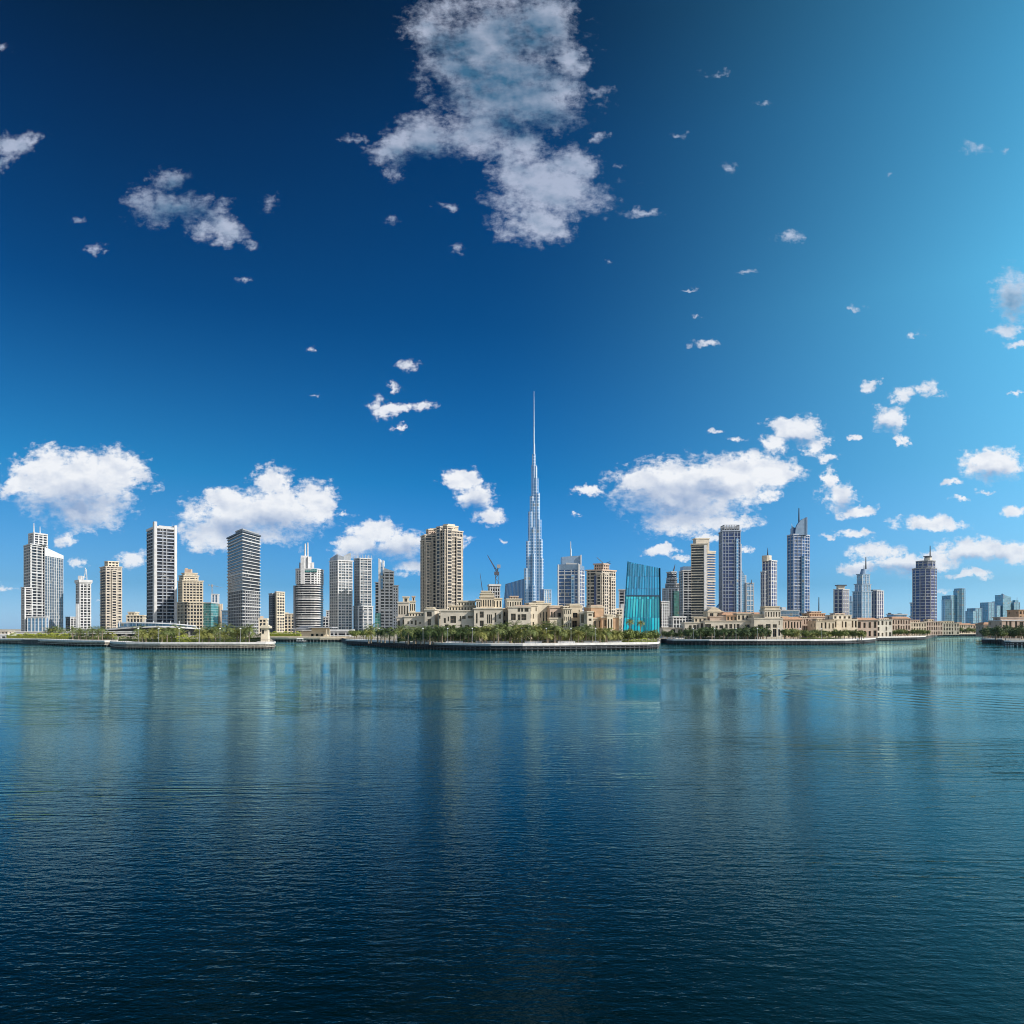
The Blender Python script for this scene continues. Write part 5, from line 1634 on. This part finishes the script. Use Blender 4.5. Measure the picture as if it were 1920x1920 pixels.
quay('corner_quay', 'dark faced boardwalk in front of the far right trees', [(1841, 430), (1840, 418), (1850, 408), (1880, 400), (1915, 396)], 7, 30, True, DECK, DECKDARK)
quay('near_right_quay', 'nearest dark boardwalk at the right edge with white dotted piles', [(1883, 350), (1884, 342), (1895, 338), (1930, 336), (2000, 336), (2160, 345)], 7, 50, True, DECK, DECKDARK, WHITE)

# ------------------------------------------------------------------ boat
D = 440
b = thing('water_taxi', 'small white covered boat moored in the channel mouth', 'boat', (X(564.5, D), D, 0), R(4))
hb = MB()
prof = [(-2.2, .55), (-2.0, .9), (1.2, .95), (2.4, .0)]
L2 = 2.6
hull = [(-L2, -.9), (1.4, -.95), (2.9, 0), (1.4, .95), (-L2, .9)]
hull0 = [(-L2 + .2, -.65), (1.2, -.7), (2.2, 0), (1.2, .7), (-L2 + .2, .65)]
hb.prism(hull0, -.2, .75, hull)
link('hull', hb.mesh('hull', DECKDARK), b)
link('gunwale', MB().prism([(-L2 - .05, -.95), (1.45, -1.0), (3.0, 0), (1.45, 1.0), (-L2 - .05, .95)], .752, .95).mesh('gunwale', BOATW), b)
link('canopy', MB().prism([(-2.5, -1), (1.3, -1), (1.3, 1), (-2.5, 1)], 2.0, 2.35, [(-2.2, -.8), (1.0, -.8), (1.0, .8), (-2.2, .8)]).mesh('canopy', BOATW), b)
me = MB().tube((0, 0, .9), (0, 0, 2.02), .06).mesh('canopy_post', BOATW)
for x in (-2.2, -.6, 1.0):
    for y in (-.8, .8):
        link('canopy_post', me, b, (x, y, 0))

# ------------------------------------------------------------------ planting
def palm_meshes(seed, h, lm, spread=2.6, nf=30):
    rnd = random.Random(seed)
    tb = MB()
    lean = rnd.uniform(-.25, .25)
    prev = Vector((0, 0, -.2))
    for k in range(1, 5):
        p = Vector((lean * (k / 4) ** 2, 0, h * k / 4))
        tb.tube(prev, p, .24 - .02 * k + (.06 if k == 1 else 0), .22 - .02 * k, 7)
        prev = p
    top = prev
    cb = MB()
    for i in range(nf):
        az = 2 * math.pi * i / nf * 1.618 * 5 + rnd.uniform(-.2, .2)
        e0 = rnd.uniform(.0, 1.25) if i % 3 else rnd.uniform(-.5, .3)
        L = spread * rnd.uniform(.85, 1.15)
        d_ = Vector((math.cos(az), math.sin(az), 0))
        sd = Vector((-d_.y, d_.x, 0))
        pts = []
        p = top.copy()
        el = e0
        for k in range(7):
            pts.append((p.copy(), el))
            p = p + (d_ * math.cos(el) + Vector((0, 0, math.sin(el)))) * (L / 6)
            el -= .20 + .06 * k
        for k in range(6):
            (a, ea), (c, ec) = pts[k], pts[k + 1]
            wl = .78 * math.sin(math.pi * (k + .8) / 7.2)
            up_ = Vector((0, 0, 1))
            for s_ in (-1, 1):
                for m2 in range(2):
                    q0 = a.lerp(c, m2 / 2)
                    q1 = a.lerp(c, m2 / 2 + .30)
                    tip = q0 + sd * s_ * wl * rnd.uniform(.8, 1.15) + (c - a) * .5 - up_ * wl * rnd.uniform(.15, .5)
                    cb.face([q0, q1, tip])
    # clasped dead leaf bases
    for k in range(8):
        a = 2 * math.pi * k / 8
        cb.face([top + Vector((math.cos(a) * .2, math.sin(a) * .2, -.1)), top + Vector((math.cos(a + .5) * .2, math.sin(a + .5) * .2, -.1)), top + Vector((math.cos(a) * .55, math.sin(a) * .55, .5))])
    return tb.mesh('trunk', TRUNK), cb.mesh('crown', lm)


PALMS = [palm_meshes(s, h, lm, sp) for s, h, lm, sp in ((1, 3.9, L_PALM, 3.0), (2, 3.3, L_PALMY, 2.9), (3, 4.3, L_PALM, 3.1), (4, 2.7, L_PALMY, 2.8), (5, 3.6, L_DARK, 3.0))]
TALLP = palm_meshes(11, 7.2, L_PALMY, 2.0)


GROW = 1.25


def plant(proto, name, label, cat, group, x, y, z, s, rz):
    t_, c_ = proto
    root = thing(name, label, cat, (x, y, z), rz, group)
    s *= GROW
    root.scale = (s, s, s)
    link('trunk', t_, root)
    link('crown', c_, root)
    return root


def tree_meshes(seed, h, r, lm, n=900, leaf=.42):
    rnd = random.Random(seed)
    tb = MB()
    th = h * .42
    tb.tube((0, 0, -.2), (0, 0, th), .2, .14, 7)
    cl = []
    for i in range(9):
        a = rnd.uniform(0, 6.283)
        rr = r * rnd.uniform(.25, .72)
        c = Vector((math.cos(a) * rr, math.sin(a) * rr, h * rnd.uniform(.46, .86)))
        cl.append((c, r * rnd.uniform(.34, .56)))
        tb.tube((0, 0, th * rnd.uniform(.6, 1)), c, .09, .04, 5)
    cb = MB()
    for i in range(n):
        c, q = rnd.choice(cl)
        v = Vector((rnd.gauss(0, 1), rnd.gauss(0, 1), rnd.gauss(0, .8))).normalized() * q * rnd.uniform(.5, 1.05) ** .5
        p = c + v
        nn = (v.normalized() + Vector((rnd.uniform(-.6, .6), rnd.uniform(-.6, .6), rnd.uniform(-.2, .9)))).normalized()
        u = nn.orthogonal().normalized()
        u.rotate(Matrix.Rotation(rnd.uniform(0, 6.28), 3, nn))
        w = nn.cross(u)
        s_ = leaf * rnd.uniform(.6, 1.2)
        cb.face([p - u * s_ * .5, p + w * s_ * .3, p + u * s_ * .5, p - w * s_ * .3])
    return tb.mesh('trunk', TRUNK), cb.mesh('crown', lm)


TREES = {'dark': [tree_meshes(s, 4.2, 1.9, L_DARK) for s in (21, 22, 23)], 'mid': [tree_meshes(s, 4.0, 1.9, L_MID) for s in (31, 32)]}


def hedge_mesh(L, dep, h, lm, seed, leaf=.34, dens=16):
    rnd = random.Random(seed)
    mb = MB()
    n = int(L * (dep + h * 2) * dens)
    for i in range(n):
        x = rnd.uniform(-L / 2, L / 2)
        hh = h * (.80 + .24 * math.sin(x * 1.3 + seed) * math.sin(x * .47 + 2 * seed))
        if rnd.random() < .6:
            p = Vector((x, rnd.uniform(-.15, .15) - .0, rnd.uniform(0, hh)))
        else:
            p = Vector((x, rnd.uniform(0, dep), hh + rnd.uniform(-.15, .18)))
        nn = Vector((rnd.uniform(-.8, .8), -1 + rnd.uniform(-.2, .9), rnd.uniform(-.1, 1.2))).normalized()
        u = nn.orthogonal().normalized()
        u.rotate(Matrix.Rotation(rnd.uniform(0, 6.28), 3, nn))
        w = nn.cross(u)
        s_ = leaf * rnd.uniform(.6, 1.25)
        mb.face([p - u * s_ * .5, p + w * s_ * .35, p + u * s_ * .5, p - w * s_ * .35])
    mb.box(-L / 2, L / 2, .15, dep - .1, 0, h * .52)
    return mb.mesh('hedge', lm)


def hedge(label, p0, p1, d, ytop, dep, lm, seed, ybot=None, group=None):
    L = X(p1, d) - X(p0, d)
    z0 = GZ if ybot is None else Zp(ybot, d)
    o = link('hedge', hedge_mesh(L, dep, Zp(ytop, d) - z0, lm, seed), None, ((X(p0, d) + X(p1, d)) / 2, d, z0))
    tag(o, label, 'hedge', group)


hedge('long sunlit hedge along the far left bank in front of the white viaduct', 12, 128, 420, 1187, 3, L_HEDGE, 1)
hedge('green hedge on the far left bank below the curved podium', 128, 215, 395, 1191, 3, L_MID, 2)
hedge('bright clipped hedge under the palms at the left of the garden', 298, 330, 318, 1189, 2.5, L_HEDGE, 3)
hedge('round sunlit shrub mass in the middle of the palm garden', 330, 368, 312, 1191, 2.5, L_HEDGE, 4)
hedge('low dark green shrubs at the right of the palm garden', 372, 470, 318, 1190, 2.5, L_MID, 5)
hedge('low green shrubs at the left end of the palm garden', 222, 298, 322, 1192, 2.5, L_MID, 11)
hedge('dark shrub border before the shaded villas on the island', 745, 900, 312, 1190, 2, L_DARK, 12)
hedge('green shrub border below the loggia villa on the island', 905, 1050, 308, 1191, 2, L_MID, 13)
hedge('sunny shrub border below the terracotta villa on the island', 1052, 1165, 312, 1190, 2, L_MID, 14)
hedge('green shrub right beside the cream stone pavilion', 466, 489, 312, 1187, 2.5, L_MID, 6)
hedge('straight bright hedge on top of the sandy wall behind the channel', 503, 563, 478, 1184, 3, L_HEDGE, 7, 1194)
hedge('low hedge along the water under the island trees at the right end', 1164, 1232, 300, 1197, 2.5, L_HEDGE, 8)
hedge('low sunny hedge in front of the rose coloured houses of the right bank', 1500, 1580, 398, 1195, 2, L_HEDGE, 9)
hedge('dark low hedge in front of the long windowed house', 1285, 1420, 402, 1192, 2, L_DARK, 10)
# wall behind the channel
t = Tower('garden_wall', 'low sandy retaining wall along the back of the channel', 575, 476, 'wall')
t.solid('wall', flat(500, 655, 476, 1.0), 2.2, Zp(1194, 476), SAND)
t.solid('coping', flat(499, 656, 475.8, 1.4), Zp(1194, 476), Zp(1193.2, 476), CREAM)
# lawns
for nm, lb, a, b, d0, d1 in (('lawn', 'strip of lawn behind the garden boardwalk', 225, 485, 299, 330), ('lawn', 'lawn strip at the water on the right bank', 1500, 1600, 386, 410), ('lawn', 'lawn under the far left hedges', 20, 200, 420, 470)):
    mb = MB()
    q = [P(a, d0), P(b, d0), P(b, d1), P(a, d1)]
    mb.face([(p.x, p.y, GZ + .02) for p in q])
    tag(link(nm, mb.mesh(nm, LAWNM)), lb, None, kind='structure')

rnd = random.Random(5)


def row(n, p0, p1, d0, d1, protos, name, label, cat, group, s0, s1, skip=()):
    for i in range(n):
        px = p0 + (p1 - p0) * (i + rnd.uniform(.15, .85)) / n
        d = rnd.uniform(d0, d1)
        if any(a < px < b for a, b in skip):
            continue
        plant(rnd.choice(protos), name, label, cat, group, X(px, d), d, GZ, rnd.uniform(s0, s1), rnd.uniform(0, 6.28))


PA, PB = PALMS[:4], PALMS
row(13, 258, 345, 300, 330, PA, 'date_palm', 'bushy date palm in the left half of the garden quay', 'palm tree', 'palms of the garden quay, left half', .85, 1.15)
row(17, 372, 470, 300, 332, PA, 'date_palm', 'grey green date palm in the right half of the garden quay', 'palm tree', 'palms of the garden quay, right half', .85, 1.15)
row(9, 130, 215, 372, 400, PA, 'date_palm', 'date palm on the far left bank near the curved podium', 'palm tree', 'palms of the far left bank', .75, 1.0)
row(4, 84, 116, 430, 450, PA, 'date_palm', 'date palm at the foot of the far left hotel tower', 'palm tree', 'palms under the far left hotel', .9, 1.15)
row(9, 686, 762, 300, 330, PALMS, 'date_palm', 'sunlit palm at the left end of the island', 'palm tree', 'palms at the left end of the island', .8, 1.15)
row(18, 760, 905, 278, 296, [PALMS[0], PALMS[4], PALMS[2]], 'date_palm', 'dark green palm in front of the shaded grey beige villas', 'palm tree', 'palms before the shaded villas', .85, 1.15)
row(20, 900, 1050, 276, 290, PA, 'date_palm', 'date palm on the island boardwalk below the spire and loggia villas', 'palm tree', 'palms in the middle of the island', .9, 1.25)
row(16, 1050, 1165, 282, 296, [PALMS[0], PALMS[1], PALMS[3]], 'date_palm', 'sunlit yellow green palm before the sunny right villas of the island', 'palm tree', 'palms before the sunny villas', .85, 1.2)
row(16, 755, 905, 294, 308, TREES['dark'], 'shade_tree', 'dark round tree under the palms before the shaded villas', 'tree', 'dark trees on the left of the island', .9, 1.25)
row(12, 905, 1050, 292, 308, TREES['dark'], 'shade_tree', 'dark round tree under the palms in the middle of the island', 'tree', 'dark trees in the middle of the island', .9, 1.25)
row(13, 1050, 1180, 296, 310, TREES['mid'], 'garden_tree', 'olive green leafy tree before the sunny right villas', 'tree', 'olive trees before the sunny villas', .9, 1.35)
row(15, 1166, 1236, 301, 312, TREES['mid'], 'garden_tree', 'small green tree below the turquoise slanted building', 'tree', 'trees below the teal building', .8, 1.15, skip=((1232, 1260),))
for px, lb in ((1181, 'tall slim palm standing before the left edge of the turquoise building'), (1201, 'tall slim palm standing before the middle of the turquoise building')):
    plant(TALLP, 'fan_palm', lb, 'palm tree', None, X(px, 330), 330, GZ, 1.0 if px < 1190 else .93, rnd.uniform(0, 6))
row(10, 1240, 1290, 415, 440, TREES['dark'], 'shade_tree', 'dark tree by the low grey lodge', 'tree', 'trees by the low lodge', .7, 1.0)
row(30, 1285, 1440, 388, 408, TREES['dark'], 'shade_tree', 'dark dense tree before the long windowed house', 'tree', 'dark trees along the right bank', 1.0, 1.4)
row(8, 1290, 1440, 384, 394, PALMS[4:], 'date_palm', 'dark palm among the trees before the long windowed house', 'palm tree', 'dark palms along the right bank', .8, 1.0)
row(24, 1466, 1620, 394, 420, TREES['mid'], 'garden_tree', 'olive tree before the rose coloured houses', 'tree', 'olive trees before the rose houses', .9, 1.3)
row(14, 1480, 1618, 390, 404, PA, 'date_palm', 'short palm before the rose coloured houses', 'palm tree', 'palms before the rose houses', .6, .85)
row(16, 1672, 1742, 545, 600, TREES['mid'], 'garden_tree', 'small olive tree along the channel bend', 'tree', 'trees along the channel bend', .9, 1.25)
row(20, 1738, 1848, 850, 880, TREES['mid'], 'garden_tree', 'tiny tree on the far bank of the channel', 'tree', 'trees on the far bank', 1.0, 1.7)
row(26, 1846, 1935, 402, 440, TREES['dark'], 'shade_tree', 'dark leafy tree of the clump at the right edge', 'tree', 'tree clump at the right edge', .9, 1.6)
row(8, 1862, 1930, 408, 430, TREES['mid'], 'garden_tree', 'lighter green tree of the clump at the right edge', 'tree', 'lighter trees at the right edge', .9, 1.3)
row(8, 655, 700, 420, 470, TREES['mid'], 'garden_tree', 'pale green tree at the left tip of the island', 'tree', 'trees at the left tip of the island', .8, 1.2)

# ------------------------------------------------------------------ promenade furniture
lp_ = MB().tube((0, 0, 0), (0, 0, 5.2), .07, .05, 6).mesh('pole', GREY)
lh_ = MB()
lh_.prism([(-.28, -.28), (.28, -.28), (.28, .28), (-.28, .28)], 5.2, 5.6, [(-.16, -.16), (.16, -.16), (.16, .16), (-.16, .16)])
lh_ = lh_.mesh('lamp_head', BOATW)
for n_, a, b, da, db, lb, gr in ((8, 770, 1140, 272, 282, 'slim pale lamp post on the island boardwalk', 'lamp posts on the island boardwalk'), (6, 240, 470, 294, 294, 'slim pale lamp post on the garden boardwalk', 'lamp posts on the garden boardwalk'), (7, 1280, 1560, 373, 375, 'slim pale lamp post on the right bank quay', 'lamp posts on the right bank quay')):
    for i in range(n_):
        px = a + (b - a) * (i + .5) / n_
        d = da + (db - da) * i / n_
        r = thing('lamp_post', lb, 'lamp post', (X(px, d), d, DZ), 0, gr)
        link('pole', lp_, r)
        link('lamp_head', lh_, r)
pw_ = MB().box(-3.2, 3.2, -.35, .35, 0, .75).mesh('planter_wall', WHITE)
pc_ = MB().box(-3.3, 3.3, -.45, .45, .752, .86).mesh('coping', DECK)
for px, d in ((790, 300), (852, 286), (908, 280), (938, 279), (1000, 277), (1062, 281), (1110, 287), (1150, 293)):
    r = thing('planter_wall', 'low white planter wall between the palm trunks of the island boardwalk', 'planter wall', (X(px, d), d, DZ - .3), 0, 'white planter walls on the island boardwalk')
    link('wall', pw_, r)
    link('coping', pc_, r)
